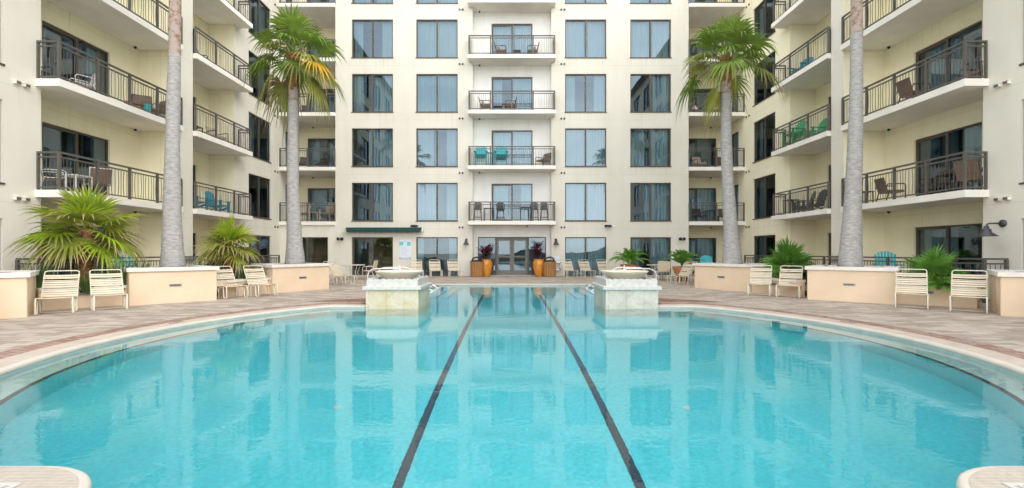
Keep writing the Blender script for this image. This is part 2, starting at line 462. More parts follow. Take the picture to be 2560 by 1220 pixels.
M['black'] = mat("black_plastic", (0.018, 0.018, 0.018), 0.4, 0.1, 6)
M['lamp'] = mat("lamp_metal", (0.075, 0.072, 0.078), 0.4, 0.12, 8, metal=0.4)
M['awning'] = mat("awning_fabric", (0.012, 0.05, 0.052), 0.7, 0.2, 3)
M['whitep'] = mat("white_plastic", (0.78, 0.78, 0.76), 0.4, 0.04, 5)
M['signblue'] = mat("sign_teal", (0.12, 0.55, 0.62), 0.4, 0.1, 8)
M['signpale'] = mat("sign_pale", (0.70, 0.76, 0.84), 0.4, 0.03, 8)
M['signline'] = mat("sign_line", (0.50, 0.56, 0.66), 0.4, 0.05, 8)
M['signdark'] = mat("sign_dark", (0.05, 0.20, 0.28), 0.4, 0.05, 8)
M['teal'] = mat("teal_paint", (0.03, 0.42, 0.46), 0.45, 0.1, 6)
M['tealblue'] = mat("blue_paint", (0.03, 0.30, 0.40), 0.45, 0.1, 6)
M['green'] = mat("green_paint", (0.05, 0.40, 0.18), 0.45, 0.1, 6)
M['greyp'] = mat("grey_plastic", (0.075, 0.075, 0.075), 0.5, 0.1, 6)
M['ash'] = mat("weathered_wood", (0.42, 0.36, 0.29), 0.7, 0.2, 6)
M['wicker'] = mat("brown_wicker", (0.20, 0.13, 0.095), 0.6, 0.3, 30, 0.4, 60)
M['darkmetal'] = mat("dark_metal", (0.045, 0.04, 0.038), 0.45, 0.1, 6, metal=0.2)
M['pillow'] = mat("pillow_cloth", (0.70, 0.67, 0.62), 0.9, 0.2, 10)
M['orange'] = mat("orange_clay", (0.55, 0.20, 0.05), 0.6, 0.1, 6)
M['grooved'] = None
M['ledge'] = mat("bench_plaster", (0.42, 0.62, 0.60), 0.6, 0.08, 3, coord='Object')
M['sand'] = mat("beach_sand", (0.55, 0.48, 0.37), 0.95, 0.12, 0.2)
M['dune'] = mat("dune_scrub", (0.055, 0.07, 0.065), 0.95, 0.5, 0.4)
M['grate'] = mat('grate_plastic', (0.55, 0.53, 0.50), 0.5, 0.06, 8)
M['ink'] = mat("marker_ink", (0.06, 0.055, 0.05), 0.6, 0.1, 6)
M['fleaf'] = mat("dry_leaf", (0.15, 0.09, 0.04), 0.8, 0.2, 6)


def grooved():
    m, n, l, b = new_mat("grooved_deck")
    geo = n.new("ShaderNodeNewGeometry")
    mp = n.new("ShaderNodeMapping"); mp.inputs["Scale"].default_value = (0.02, 1, 0)
    l.new(geo.outputs["Position"], mp.inputs["Vector"])
    wv = n.new("ShaderNodeTexWave"); wv.bands_direction = 'Y'; wv.inputs["Scale"].default_value = 17
    wv.inputs["Distortion"].default_value = 0.25; wv.inputs["Detail"].default_value = 2
    l.new(mp.outputs["Vector"], wv.inputs["Vector"])
    rp = n.new("ShaderNodeValToRGB")
    rp.color_ramp.elements[0].color = (0.40, 0.345, 0.28, 1); rp.color_ramp.elements[1].color = (0.52, 0.455, 0.38, 1)
    l.new(wv.outputs["Fac"], rp.inputs["Fac"])
    no = n.new("ShaderNodeTexNoise"); no.inputs["Scale"].default_value = 25; no.inputs["Detail"].default_value = 5
    l.new(geo.outputs["Position"], no.inputs["Vector"])
    mx = n.new("ShaderNodeMixRGB"); mx.blend_type = 'OVERLAY'; mx.inputs["Fac"].default_value = 0.25
    l.new(rp.outputs["Color"], mx.inputs["Color1"]); l.new(no.outputs["Fac"], mx.inputs["Color2"])
    l.new(mx.outputs["Color"], b.inputs["Base Color"])
    b.inputs["Roughness"].default_value = 0.8
    bp = n.new("ShaderNodeBump"); bp.inputs["Strength"].default_value = 0.5; bp.inputs["Distance"].default_value = 0.006
    l.new(wv.outputs["Fac"], bp.inputs["Height"]); l.new(bp.outputs["Normal"], b.inputs["Normal"])
    return m


M['grooved'] = grooved()


# ------------------------------------------------------------------ mesh helpers
class MB:
    def __init__(s):
        s.v, s.f, s.t = [], [], []

    def add(s, vs, fs, tips=None):
        o = len(s.v)
        s.v += [tuple(v) for v in vs]
        s.f += [tuple(i + o for i in f) for f in fs]
        s.t += tips if tips else [0.0] * len(vs)

    def quad(s, a, b, c, d):
        s.add([a, b, c, d], [(0, 1, 2, 3)])

    def box(s, x0, x1, y0, y1, z0, z1, mtx=None):
        vs = [Vector((x, y, z)) for z in (z0, z1) for (x, y) in ((x0, y0), (x1, y0), (x1, y1), (x0, y1))]
        if mtx is not None:
            vs = [mtx @ v for v in vs]
        s.add(vs, [(3, 2, 1, 0), (4, 5, 6, 7), (0, 1, 5, 4), (1, 2, 6, 5), (2, 3, 7, 6), (3, 0, 4, 7)])

    def bbox(s, x0, x1, y0, y1, z0, z1, c=0.01):
        """box with chamfered vertical and top edges"""
        lo = [(x0 + c, y0), (x1 - c, y0), (x1, y0 + c), (x1, y1 - c), (x1 - c, y1), (x0 + c, y1), (x0, y1 - c), (x0, y0 + c)]
        def ins(d):
            return [(x0 + c + d, y0 + d), (x1 - c - d, y0 + d), (x1 - d, y0 + c + d), (x1 - d, y1 - c - d),
                    (x1 - c - d, y1 - d), (x0 + c + d, y1 - d), (x0 + d, y1 - c - d), (x0 + d, y0 + c + d)]
        rings = [[(x, y, z0) for x, y in lo], [(x, y, z1 - c) for x, y in lo], [(x, y, z1) for x, y in ins(c)]]
        vs = [p for r in rings for p in r]
        fs = [tuple(reversed(range(8))), tuple(range(16, 24))]
        for k in range(2):
            for i in range(8):
                j = (i + 1) % 8
                fs.append((k * 8 + i, k * 8 + j, k * 8 + 8 + j, k * 8 + 8 + i))
        s.add(vs, fs)

    def prism(s, poly, z0, z1, cap=True):
        n = len(poly)
        vs = [(x, y, z0) for x, y in poly] + [(x, y, z1) for x, y in poly]
        fs = [(i, (i + 1) % n, n + (i + 1) % n, n + i) for i in range(n)]
        if cap:
            fs += [tuple(range(n, 2 * n)), tuple(reversed(range(n)))]
        s.add(vs, fs)

    def tube(s, pts, r, n=6, closed=False):
        pts = [Vector(p) for p in pts]
        m = len(pts)
        rs = r if isinstance(r, (list, tuple)) else [r] * m
        vs = []
        up = None
        for i, p in enumerate(pts):
            if closed:
                d = pts[(i + 1) % m] - pts[i - 1]
            else:
                d = pts[min(i + 1, m - 1)] - pts[max(i - 1, 0)]
            if d.length < 1e-9:
                d = Vector((0, 0, 1))
            d.normalize()
            if up is None:
                ref = Vector((0, 0, 1)) if abs(d.z) < 0.9 else Vector((1, 0, 0))
                a = d.cross(ref).normalized()
            else:
                a = up - d * up.dot(d)
                a = a.normalized() if a.length > 1e-6 else d.orthogonal().normalized()
            up = a
            b = d.cross(a)
            for k in range(n):
                t = 2 * pi * (k + .5) / n
                vs.append(p + (a * cos(t) + b * sin(t)) * rs[i])
        fs = []
        for i in range(m if closed else m - 1):
            j = (i + 1) % m
            for k in range(n):
                k2 = (k + 1) % n
                fs.append((i * n + k, i * n + k2, j * n + k2, j * n + k))
        if not closed:
            fs.append(tuple(reversed(range(n))))
            fs.append(tuple((m - 1) * n + k for k in range(n)))
        s.add(vs, fs)

    def lathe(s, prof, n=24, c=(0, 0), wob=0.0, closed=True, rng=None):
        vs = []
        for (r, z) in prof:
            for k in range(n):
                t = 2 * pi * k / n
                rr = r * (1 + (rng.uniform(-wob, wob) if rng else 0))
                vs.append((c[0] + rr * cos(t), c[1] + rr * sin(t), z))
        fs = []
        for i in range(len(prof) - 1):
            for k in range(n):
                k2 = (k + 1) % n
                fs.append((i * n + k, i * n + k2, (i + 1) * n + k2, (i + 1) * n + k))
        if closed:
            fs.append(tuple(reversed(range(n))))
            fs.append(tuple((len(prof) - 1) * n + k for k in range(n)))
        s.add(vs, fs)

    def mesh(s, name, material, smooth=False):
        me = bpy.data.meshes.new(name)
        me.from_pydata(s.v, [], s.f)
        if any(s.t):
            at = me.attributes.new("tip", 'FLOAT', 'POINT')
            at.data.foreach_set("value", s.t)
        me.materials.append(material)
        if smooth:
            me.polygons.foreach_set("use_smooth", [True] * len(me.polygons))
        me.update()
        return me

    def build(s, name, material, parent=None, loc=(0, 0, 0), rz=0.0, smooth=False):
        return link(name, s.mesh(name, material, smooth), parent, loc, rz)


def link(name, me, parent=None, loc=(0, 0, 0), rz=0.0):
    o = bpy.data.objects.new(name, me)
    COL.objects.link(o)
    if parent is not None:
        o.parent = parent
    o.location = loc
    o.rotation_euler = (0, 0, rz)
    return o


def tag(o, label=None, cat=None, group=None, kind=None):
    if label: o['label'] = label
    if cat: o['category'] = cat
    if group: o['group'] = group
    if kind: o['kind'] = kind
    return o


def thing(name, label, cat, loc=(0, 0, 0), rz=0.0, group=None):
    o = bpy.data.objects.new(name, None)
    COL.objects.link(o)
    o.empty_display_size = 0.2
    o.location = loc
    o.rotation_euler = (0, 0, rz)
    return tag(o, label, cat, group)


def struct(o):
    o['kind'] = 'structure'
    return o


def dup(root, loc, rz, label, group=None, scale=None):
    def cp(o, parent):
        c = o.copy()
        COL.objects.link(c)
        c.parent = parent
        for ch in list(o.children):
            cp(ch, c)
        return c
    r = cp(root, None)
    r.location = loc
    r.rotation_euler = (0, 0, rz)
    if scale: r.scale = scale
    r['label'] = label
    if group: r['group'] = group
    return r


def arc_pts(cx, cy, r, a0, a1, n):
    return [(cx + r * cos(a0 + (a1 - a0) * i / n), cy + r * sin(a0 + (a1 - a0) * i / n)) for i in range(n + 1)]


def face(fx, fy):
    return atan2(fx, -fy)


def gridfill(outer, hole, z):
    """planar sheet with a hole, via bmesh triangle fill"""
    import bmesh
    bm = bmesh.new()
    es = []
    for loop in (outer, hole):
        vv = [bm.verts.new((x, y, z)) for x, y in loop]
        for i in range(len(vv)):
            es.append(bm.edges.new((vv[i], vv[(i + 1) % len(vv)])))
    bmesh.ops.triangle_fill(bm, use_beauty=True, use_dissolve=False, edges=es)
    for f in bm.faces:
        if f.normal.z < 0:
            f.normal_flip()
    vs = [v.co[:] for v in bm.verts]
    bm.verts.index_update()
    fs = [tuple(v.index for v in f.verts) for f in bm.faces]
    bm.free()
    mb = MB(); mb.add(vs, fs)
    return mb


# ------------------------------------------------------------------ pool and deck (setting)
ZW = -0.06
FLOOR = -1.28
PC, PR = 7.7, 6.17


def pool_outline():
    """counter-clockwise outline of the water, starting at the far right corner of the lane channel"""
    right = []
    right.append((3.1, 20.0))
    right.append((3.1, 11.9))
    # shoulder then circle then near deck corner
    a0 = atan2(11.9 - PC, sqrt(PR ** 2 - (11.9 - PC) ** 2))
    a1 = atan2(2.99 - PC, sqrt(PR ** 2 - (2.99 - PC) ** 2))
    right += arc_pts(0, PC, PR, a0, a1, 60)
    right += [(3.6, 2.99)]
    right += arc_pts(2.89, 2.43, 0.56, pi / 2, pi, 14)
    right.append((2.33, -1.5))
    left = [(-x, y) for x, y in reversed(right)]
    right = [(x + (.14 if y < 2.995 and x < 3.7 else 0), y) for x, y in right]
    return right + left      # clockwise seen from above


OUT = pool_outline()


def resample(poly, step=0.12):
    res = []
    n = len(poly)
    for i in range(n):
        a, b = Vector(poly[i]), Vector(poly[(i + 1) % n])
        k = max(1, int((b - a).length / step))
        for j in range(k):
            p = a + (b - a) * j / k
            res.append((p.x, p.y))
    return res


def offset(poly, d):
    """outward offset for the clockwise outline"""
    n = len(poly)
    res = []
    for i in range(n):
        p0, p1, p2 = Vector(poly[i - 1]), Vector(poly[i]), Vector(poly[(i + 1) % n])
        d1 = (p1 - p0).normalized(); d2 = (p2 - p1).normalized()
        n1 = Vector((-d1.y, d1.x)); n2 = Vector((-d2.y, d2.x))
        m = (n1 + n2)
        if m.length < 1e-6:
            m = n1
        m.normalize()
        k = d / max(0.5, m.dot(n1))
        res.append((p1.x + m.x * k, p1.y + m.y * k))
    return res


OUT_R = resample(OUT)
N_O = len(OUT_R)


def ring(poly, d0, d1, z):
    a, b = offset(poly, d0), offset(poly, d1)
    n = len(poly)
    mb = MB()
    vs = [(x, y, z) for x, y in a] + [(x, y, z) for x, y in b]
    fs = [(i, n + i, n + (i + 1) % n, (i + 1) % n) for i in range(n)]
    mb.add(vs, [tuple(reversed(f)) for f in fs])
    return mb


# deck sheet with the pool hole
deck_hole = offset(OUT_R, 0.12)
deck = gridfill([(-34, -12), (34, -12), (34, 44), (-34, 44)], deck_hole, 0.0)
struct(deck.build("pool_deck", M['pavers']))
# deck edge skirt so that the terrace stands on the sand
sk = MB(); sk.prism([(-34, -12), (34, -12), (34, 44), (-34, 44)], -2.2, -0.02, cap=False)
struct(sk.build("terrace_wall", M['cream']))

# coping: flat band, rounded pale edge
cp_ = MB()
ca, cb = offset(OUT_R, 0.10), offset(OUT_R, 0.42)
for i in range(N_O):
    j = (i + 1) % N_O
    f0 = 0.05 if i % 5 == 0 else 0.0
    pa, pb = Vector(ca[i]).lerp(Vector(ca[j]), f0), Vector(cb[i]).lerp(Vector(cb[j]), f0)
    cp_.quad((*ca[j], .008), (*pa, .008), (*pb, .008), (*cb[j], .008))
struct(cp_.build("coping", M['coping']))
bn = MB()
prof = [(0.10, 0.008), (0.05, 0.011), (0.005, 0.010), (-0.010, -0.002), (-0.014, -0.022), (-0.008, -0.042), (0.0, -0.052)]
rings = [[(x, y, z) for x, y in offset(OUT_R, d)] for d, z in prof]
vs = [p for r in rings for p in r]
fs = []
for k in range(len(prof) - 1):
    for i in range(N_O):
        j = (i + 1) % N_O
        fs.append((k * N_O + i, k * N_O + j, (k + 1) * N_O + j, (k + 1) * N_O + i))
bn.add(vs, [tuple(reversed(f)) for f in fs])
struct(bn.build("coping_edge", M['bullnose'], smooth=True))

# brick band (only along the basin and channel, not on the near decks)
bb = MB()
a = offset(OUT_R, 0.42); b = offset(OUT_R, 0.78)
for i in range(N_O):
    j = (i + 1) % N_O
    if min(a[i][1], a[j][1]) < 3.4:
        continue
    bb.quad((*a[i], 0.004), (*a[j], 0.004), (*b[j], 0.004), (*b[i], 0.004))
struct(bb.build("brick_border", M['brickband']))
# red brick wedges on the deck beside each fountain
for s in (-1, 1):
    w = MB()
    pts = [(3.75 * s, 14.3), (3.75 * s, 12.95), (5.6 * s, 12.9)]
    if s < 0: pts = pts[::-1]
    w.add([(x, y, 0.0055) for x, y in pts], [(2, 1, 0)] if s > 0 else [(2, 1, 0)])
    struct(w.build("brick_wedge", M['redbrick']))

# near decks: grooved concrete either side of the steps
for s in (-1, 1):
    nd = MB()
    pl = [(8.0, 2.99), (3.6, 2.99)] + arc_pts(2.89, 2.43, 0.56, pi / 2, pi, 14) + [(2.33, -1.5), (8.0, -1.5)]
    ins = [(x + (0.03 if x < 3.3 else 0), y - 0.03) for x, y in pl]
    ins = [(min(x, 8.0), y) for x, y in ins]
    pp = [((x + (.14 if s > 0 and x < 3.7 else 0)) * s, y) for x, y in ins]
    nd.add([(x, y, 0.0145) for x, y in pp], [tuple(range(len(pp)))])
    ob = struct(nd.build("pool_walk", M['grooved']))
    if ob.data.polygons[0].normal.z < 0:
        ob.data.flip_normals()

# basin wall and floor
bw = MB()
for i in range(N_O):
    j = (i + 1) % N_O
    p, q = OUT_R[i], OUT_R[j]
    bw.quad((*p, -0.05), (*q, -0.05), (*q, FLOOR), (*p, FLOOR))
basin = struct(bw.build("pool_wall", M['pooltile']))
pf = MB(); pf.add([(-7, -2, FLOOR), (7, -2, FLOOR), (7, 20.5, FLOOR), (-7, 20.5, FLOOR)], [(0, 1, 2, 3)])
floor = struct(pf.build("pool_floor", M['pool']))
for s in (-1, 1):
    ln = MB()
    ln.box(-0.044, 0.044, 0.6, 17.0, 0, 0.006)
    ln.box(-0.22, 0.22, 17.0, 17.12, 0, 0.006)
    ln.v = [(s + x + .081 - .0059 * y, y, FLOOR + z) for x, y, z in ln.v]   # the lanes run a touch askew
    ln.build("lane_line", M['navytile'], floor)
    dr = MB(); dr.lathe([(0.05, FLOOR), (0.05, FLOOR + 0.012), (0.03, FLOOR + 0.02), (0.005, FLOOR + 0.02)], 16, (s * 2.0, 5.5))
    dr.build("floor_inlet", M['ledge'], floor)
# underwater bench round both sides of the basin
for s in (-1, 1):
    bench = MB(); edge = MB(); nose = MB()
    A = arc_pts(0, PC, PR - 0.004, radians(36), radians(-48), 60)
    B = arc_pts(0, PC, PR - 0.30, radians(36), radians(-48), 60)
    C = arc_pts(0, PC, PR - 0.35, radians(36), radians(-48), 60)
    zt = -0.40
    for i in range(60):
        a1, a2, b1, b2, c1, c2 = [(x * s, y) for x, y in (A[i], A[i + 1], B[i], B[i + 1], C[i], C[i + 1])]
        bench.quad((*a1, zt), (*a2, zt), (*b2, zt), (*b1, zt))
        edge.quad((*b1, zt), (*b2, zt), (*c2, zt), (*c1, zt))
        edge.quad((*c1, zt), (*c2, zt), (*c2, zt - 0.05), (*c1, zt - 0.05))
        nose.quad((*c1, zt - 0.05), (*c2, zt - 0.05), (*c2, FLOOR), (*c1, FLOOR))
    bo = struct(bench.build("pool_bench", M['ledge']))
    edge.build("bench_edge", M['navytile'], bo)
    nose.build("bench_riser", M['pool'], bo)
# entry steps on both sides of the channel, under the rails
for s in (-1, 1):
    st = MB(); nb = MB()
    for k in range(3):
        x0, x1 = 3.1 - 0.35 * (k + 1), 3.1 - 0.35 * k - (0.004 if k == 0 else 0)
        z = -0.30 - 0.28 * k
        xs = sorted((x0 * s, x1 * s))
        st.box(xs[0], xs[1], 15.6, 19.95, FLOOR, z)
        xs = sorted((x0 * s, (x0 + 0.05) * s))
        nb.box(xs[0], xs[1], 15.6, 19.95, z, z + 0.004)
    so = struct(st.build("pool_steps", M['pool']))
    nb.build("step_nosing", M['navytile'], so)

wt = MB()
wi = offset(OUT_R, 0.004)
wt.add([(x, y, ZW) for x, y in wi], [tuple(reversed(range(len(wi))))])
water = struct(wt.build("pool_water", M['water']))

# beach behind the camera
g = MB(); g.add([(-900, -900, -2.2), (900, -900, -2.2), (900, 900, -2.2), (-900, 900, -2.2)], [(0, 1, 2, 3)])
struct(g.build("sand_ground", M['sand']))
rd = random.Random(3)
du = MB()
nx, ny = 160, 8
vs = []
for j in range(ny + 1):
    for i in range(nx + 1):
        x = -140 + 280 * i / nx
        t = j / ny
        h = sin(pi * t) * (2.7 + 1.3 * sin(x * .11) + .9 * sin(x * .31 + 1) + rd.uniform(-.5, .5) + 0.006 * abs(x))
        vs.append((x, -36 - 16 * t, -2.25 + h))
fs = [(j * (nx + 1) + i, (j + 1) * (nx + 1) + i, (j + 1) * (nx + 1) + i + 1, j * (nx + 1) + i + 1)
      for j in range(ny) for i in range(nx)]
du.add(vs, [tuple(reversed(f)) for f in fs])
struct(du.build("dune_hills", M['dune']))

# ------------------------------------------------------------------ hotel
H = 3.045
TOP = 7 * H
WTOP = 6 * H  # wings end lower out of view, shaped to let in more sky light
hotel = thing("hotel_building", "cream stucco seven storey hotel wrapping the pool court with balconies and dark windows", "hotel")
WIN_W, WIN_H = 2.30, 2.13
R_ = random.Random(11)
cache = {}


def win_frame(w, h, door):
    key = ('f', round(w, 2), round(h, 2), door)
    if key in cache: return cache[key]
    b = MB()
    d0, d1, fw = 0.06, 0.13, 0.055
    x = w / 2 - 0.003
    e = 0.003
    b.box(-x, -x + fw, d0, d1, e, h - e)
    b.box(x - fw, x, d0, d1, e, h - e)
    b.box(-x + fw, x - fw, d0, d1, h - fw, h - e)
    b.box(-x + fw, x - fw, d0, d1, e, fw)
    if w > 1.4:
        b.box(-0.04, 0.04, d0 - 0.012, d1, fw, h - fw)
        if door:                          # sliding leaf in front of the fixed one
            b.box(-x + fw, -0.04, d0 + 0.005, d0 + 0.045, fw, fw + 0.06)
            b.box(-x + fw, -0.04, d0 + 0.005, d0 + 0.045, h - fw - 0.05, h - fw)
            b.box(-x + fw, -x + fw + 0.045, d0 + 0.005, d0 + 0.045, fw + 0.06, h - fw - 0.05)
    if not door:                          # projecting sill and head trim
        b.box(-w / 2 - 0.03, w / 2 + 0.03, -0.035, -0.002, -0.035, 0.012)
    cache[key] = b.mesh("window_frame" if not door else "sliding_door", M['bronze'])
    return cache[key]


def win_pane(w, h):
    key = ('p', round(w, 2), round(h, 2))
    if key in cache: return cache[key]
    b = MB()
    y = 0.105
    x = w / 2 - 0.058
    if w > 1.4:
        b.quad((-x, y, .055), (-0.04, y, .055), (-0.04, y, h - .055), (-x, y, h - .055))
        b.quad((0.04, y - .01, .055), (x, y - .01, .055), (x, y - .01, h - .055), (0.04, y - .01, h - .055))
    else:
        b.quad((-x, y, .055), (x, y, .055), (x, y, h - .055), (-x, y, h - .055))
    cache[key] = b.mesh("pane", M['glass'])
    return cache[key]


def curtain(x0, x1, h, rng):
    b = MB()
    n = max(6, int((x1 - x0) / 0.035))
    ph = rng.uniform(0, 6)
    vs = []
    for z, am in ((0.02, 1.0), (h * .5, .85), (h - 0.02, .6)):
        for i in range(n + 1):
            u = x0 + (x1 - x0) * i / n
            vs.append((u, 0.34 + am * (0.026 * sin(u * 38 + ph) + 0.014 * sin(u * 17 + 2 * ph)), z))
    fs = [(k * (n + 1) + i, k * (n + 1) + i + 1, (k + 1) * (n + 1) + i + 1, (k + 1) * (n + 1) + i)
          for k in range(2) for i in range(n)]
    b.add(vs, fs)
    return b.mesh("curtain", M['curtain'], True)


def wall(name, A, B, openings, material, z0=0.0, z1=TOP, reveal=0.14, mirror=False):
    """A -> B runs left to right as seen from outside; openings: (u0, u1, z0, z1, kind, curtain mode)"""
    if mirror:
        A, B = (-B[0], B[1]), (-A[0], A[1])
        L = sqrt((B[0] - A[0]) ** 2 + (B[1] - A[1]) ** 2)
        openings = [(L - o[1], L - o[0], *o[2:]) for o in openings]
    if abs(A[0]) > 12.2 or abs(B[0]) > 13: z1 = min(z1, WTOP)
    A, B = Vector((*A, 0)), Vector((*B, 0))
    d = (B - A); L = d.length; d.normalize()
    inn = Vector((-d.y, d.x, 0))
    us = sorted({0.0, L} | {o[0] for o in openings} | {o[1] for o in openings})
    zs = sorted({z0, z1} | {o[2] for o in openings} | {o[3] for o in openings})
    mb = MB()
    P = lambda u, z, k=0.0: tuple(A + d * u + inn * k + Vector((0, 0, z)))
    for i in range(len(us) - 1):
        for j in range(len(zs) - 1):
            um, zm = (us[i] + us[i + 1]) / 2, (zs[j] + zs[j + 1]) / 2
            if any(o[0] < um < o[1] and o[2] < zm < o[3] for o in openings):
                continue
            mb.quad(P(us[i], zs[j]), P(us[i + 1], zs[j]), P(us[i + 1], zs[j + 1]), P(us[i], zs[j + 1]))
    for o in openings:
        a, b, c, e = o[:4]
        mb.quad(P(a, c), P(a, c, reveal), P(a, e, reveal), P(a, e))
        mb.quad(P(b, c, reveal), P(b, c), P(b, e), P(b, e, reveal))
        mb.quad(P(a, e, reveal), P(b, e, reveal), P(b, e), P(a, e))
        mb.quad(P(a, c), P(b, c), P(b, c, reveal), P(a, c, reveal))
    mb.build(name, material, hotel)
    rz = atan2(d.y, d.x)
    for o in openings:
        a, b, c, e, kind, mode = o
        if kind == 'hole': continue
        w, h = b - a, e - c
        door = kind == 'door'
        wo = link("sliding_door" if door else "window", win_frame(w, h, door), hotel, P((a + b) / 2, c), rz)
        link("pane", win_pane(w, h), wo)
        x = w / 2 - 0.03
        rng = R_
        if mode == 'r':
            mode = rng.choice(['full', 'full', 'sides', 'left', 'right', 'none'])
        if mode == 'd':
            mode = rng.choice(['none', 'right', 'left', 'sides'])
        spans = {'full': [(-x, -rng.choice((.01, .01, .02, .2, .5)) * x), (rng.choice((.01, .01, .02, .15, .45)) * x, x)], 'sides': [(-x, -x * rng.uniform(.45, .75)), (x * rng.uniform(.4, .75), x)],
                 'left': [(-x, rng.uniform(-.2, .3) * x)], 'right': [(rng.uniform(-.3, .2) * x, x)], 'none': []}[mode]
        for s0, s1 in spans:
            link("curtain", curtain(s0, s1, h, rng), wo)


def fl(k, z): return k * H + z


# facade, both halves; columns of windows
col_x = [(-8.96, -6.66), (-5.36, -3.04)]
ops_l, ops_r = [], []
for k in range(6):
    z0, z1 = (fl(k, 0.03), fl(k, 2.17))
    for ci, (a, b) in enumerate(col_x):
        modeL = ['r', 'full'][ci]
        if k == 0:
            ops_l.append((a + 9.88, b + 9.88, 0.03, 2.17, 'door' if ci == 0 else 'window', 'none' if ci == 0 else 'sides'))
        else:
            ops_l.append((a + 9.88, b + 9.88, z0, z1, 'window', modeL))
for k in range(6):
    z0, z1 = (fl(k, 0.03), fl(k, 2.17))
    for ci, (a, b) in enumerate([(2.97, 5.28), (6.62, 8.9)]):
        mode = 'full'
        if ci == 1 and k in (1, 3): mode = 'right'
        ops_r.append((a - 2.2, b - 2.2, z0, z1, 'window' if (k or ci == 0) else 'door', mode))
wall("facade_wall", (-9.88, 26.85), (-2.2, 26.85), ops_l, M['cream'])
wall("facade_wall", (2.2, 26.85), (9.88, 26.85), ops_r, M['cream'])
# central recess
wall("recess_wall", (-2.2, 26.85), (-2.2, 27.4), [], M['white'])
wall("recess_wall", (2.2, 27.4), (2.2, 26.85), [], M['white'])
ops = [(2.2 - 1.17, 2.2 + 1.17, fl(k, 0.02), fl(k, 2.2), 'door', 'full') for k in range(1, 6)]
ops.append((2.2 - 1.95, 2.2 + 1.95, 0.02, 2.2, 'hole', 'none'))
wall("recess_wall", (-2.2, 27.4), (2.2, 27.4), ops, M['white'])
# entrance doors in the recess
ent = MB()
y0, y1 = 27.46, 27.54
for x0, x1 in ((-1.947, -1.89), (1.89, 1.947), (-0.97, -0.90), (0.90, 0.97)):
    ent.box(x0, x1, y0, y1, 0.023, 2.197)
ent.box(-1.89, -.97, y0, y1, 2.14, 2.197); ent.box(.97, 1.89, y0, y1, 2.14, 2.197); ent.box(-.9, .9, y0, y1, 2.12, 2.197)
ent.box(-1.89, -.97, y0, y1, 0.023, .09); ent.box(.97, 1.89, y0, y1, 0.023, .09)
entrance = ent.build("entrance_frame", M['bronze'], hotel)
for s in (-1, 1):
    dl = MB()
    a, b = (0.01, 0.885)
    xs = lambda p, q: sorted((p * s, q * s))
    Y0, Y1 = 27.44, 27.50
    for p, q, z0, z1 in ((a, a + .12, .03, 2.11), (b - .12, b, .03, 2.11), (a + .12, b - .12, .03, .30), (a + .12, b - .12, 1.0, 1.12), (a + .12, b - .12, 1.98, 2.11)):
        u = xs(p, q); dl.box(u[0], u[1], Y0, Y1, z0, z1)
    do = dl.build("entrance_door", M['doorgrey'], hotel)
    gp = MB()
    u = xs(a + .12, b - .12)
    gp.quad((u[0], 27.47, .3), (u[1], 27.47, .3), (u[1], 27.47, 1.98), (u[0], 27.47, 1.98))
    gp.build("pane", M['glass'], do)
    hb = MB(); u = xs(.06, .84); hb.tube([(u[0], 27.39, 1.06), (u[1], 27.39, 1.06)], .02, 6)
    hb.box(s * .12 - .02, s * .12 + .02, 27.39, 27.437, 1.03, 1.09); hb.box(s * .76 - .02, s * .76 + .02, 27.39, 27.437, 1.03, 1.09)
    hb.build("push_bar", M['doorgrey'], do)
    sg = MB(); u = xs(.97, 1.89)
    sg.quad((u[0], 27.5, .09), (u[1], 27.5, .09), (u[1], 27.5, 2.14), (u[0], 27.5, 2.14))
    sg.build("pane", M['glass'], entrance)
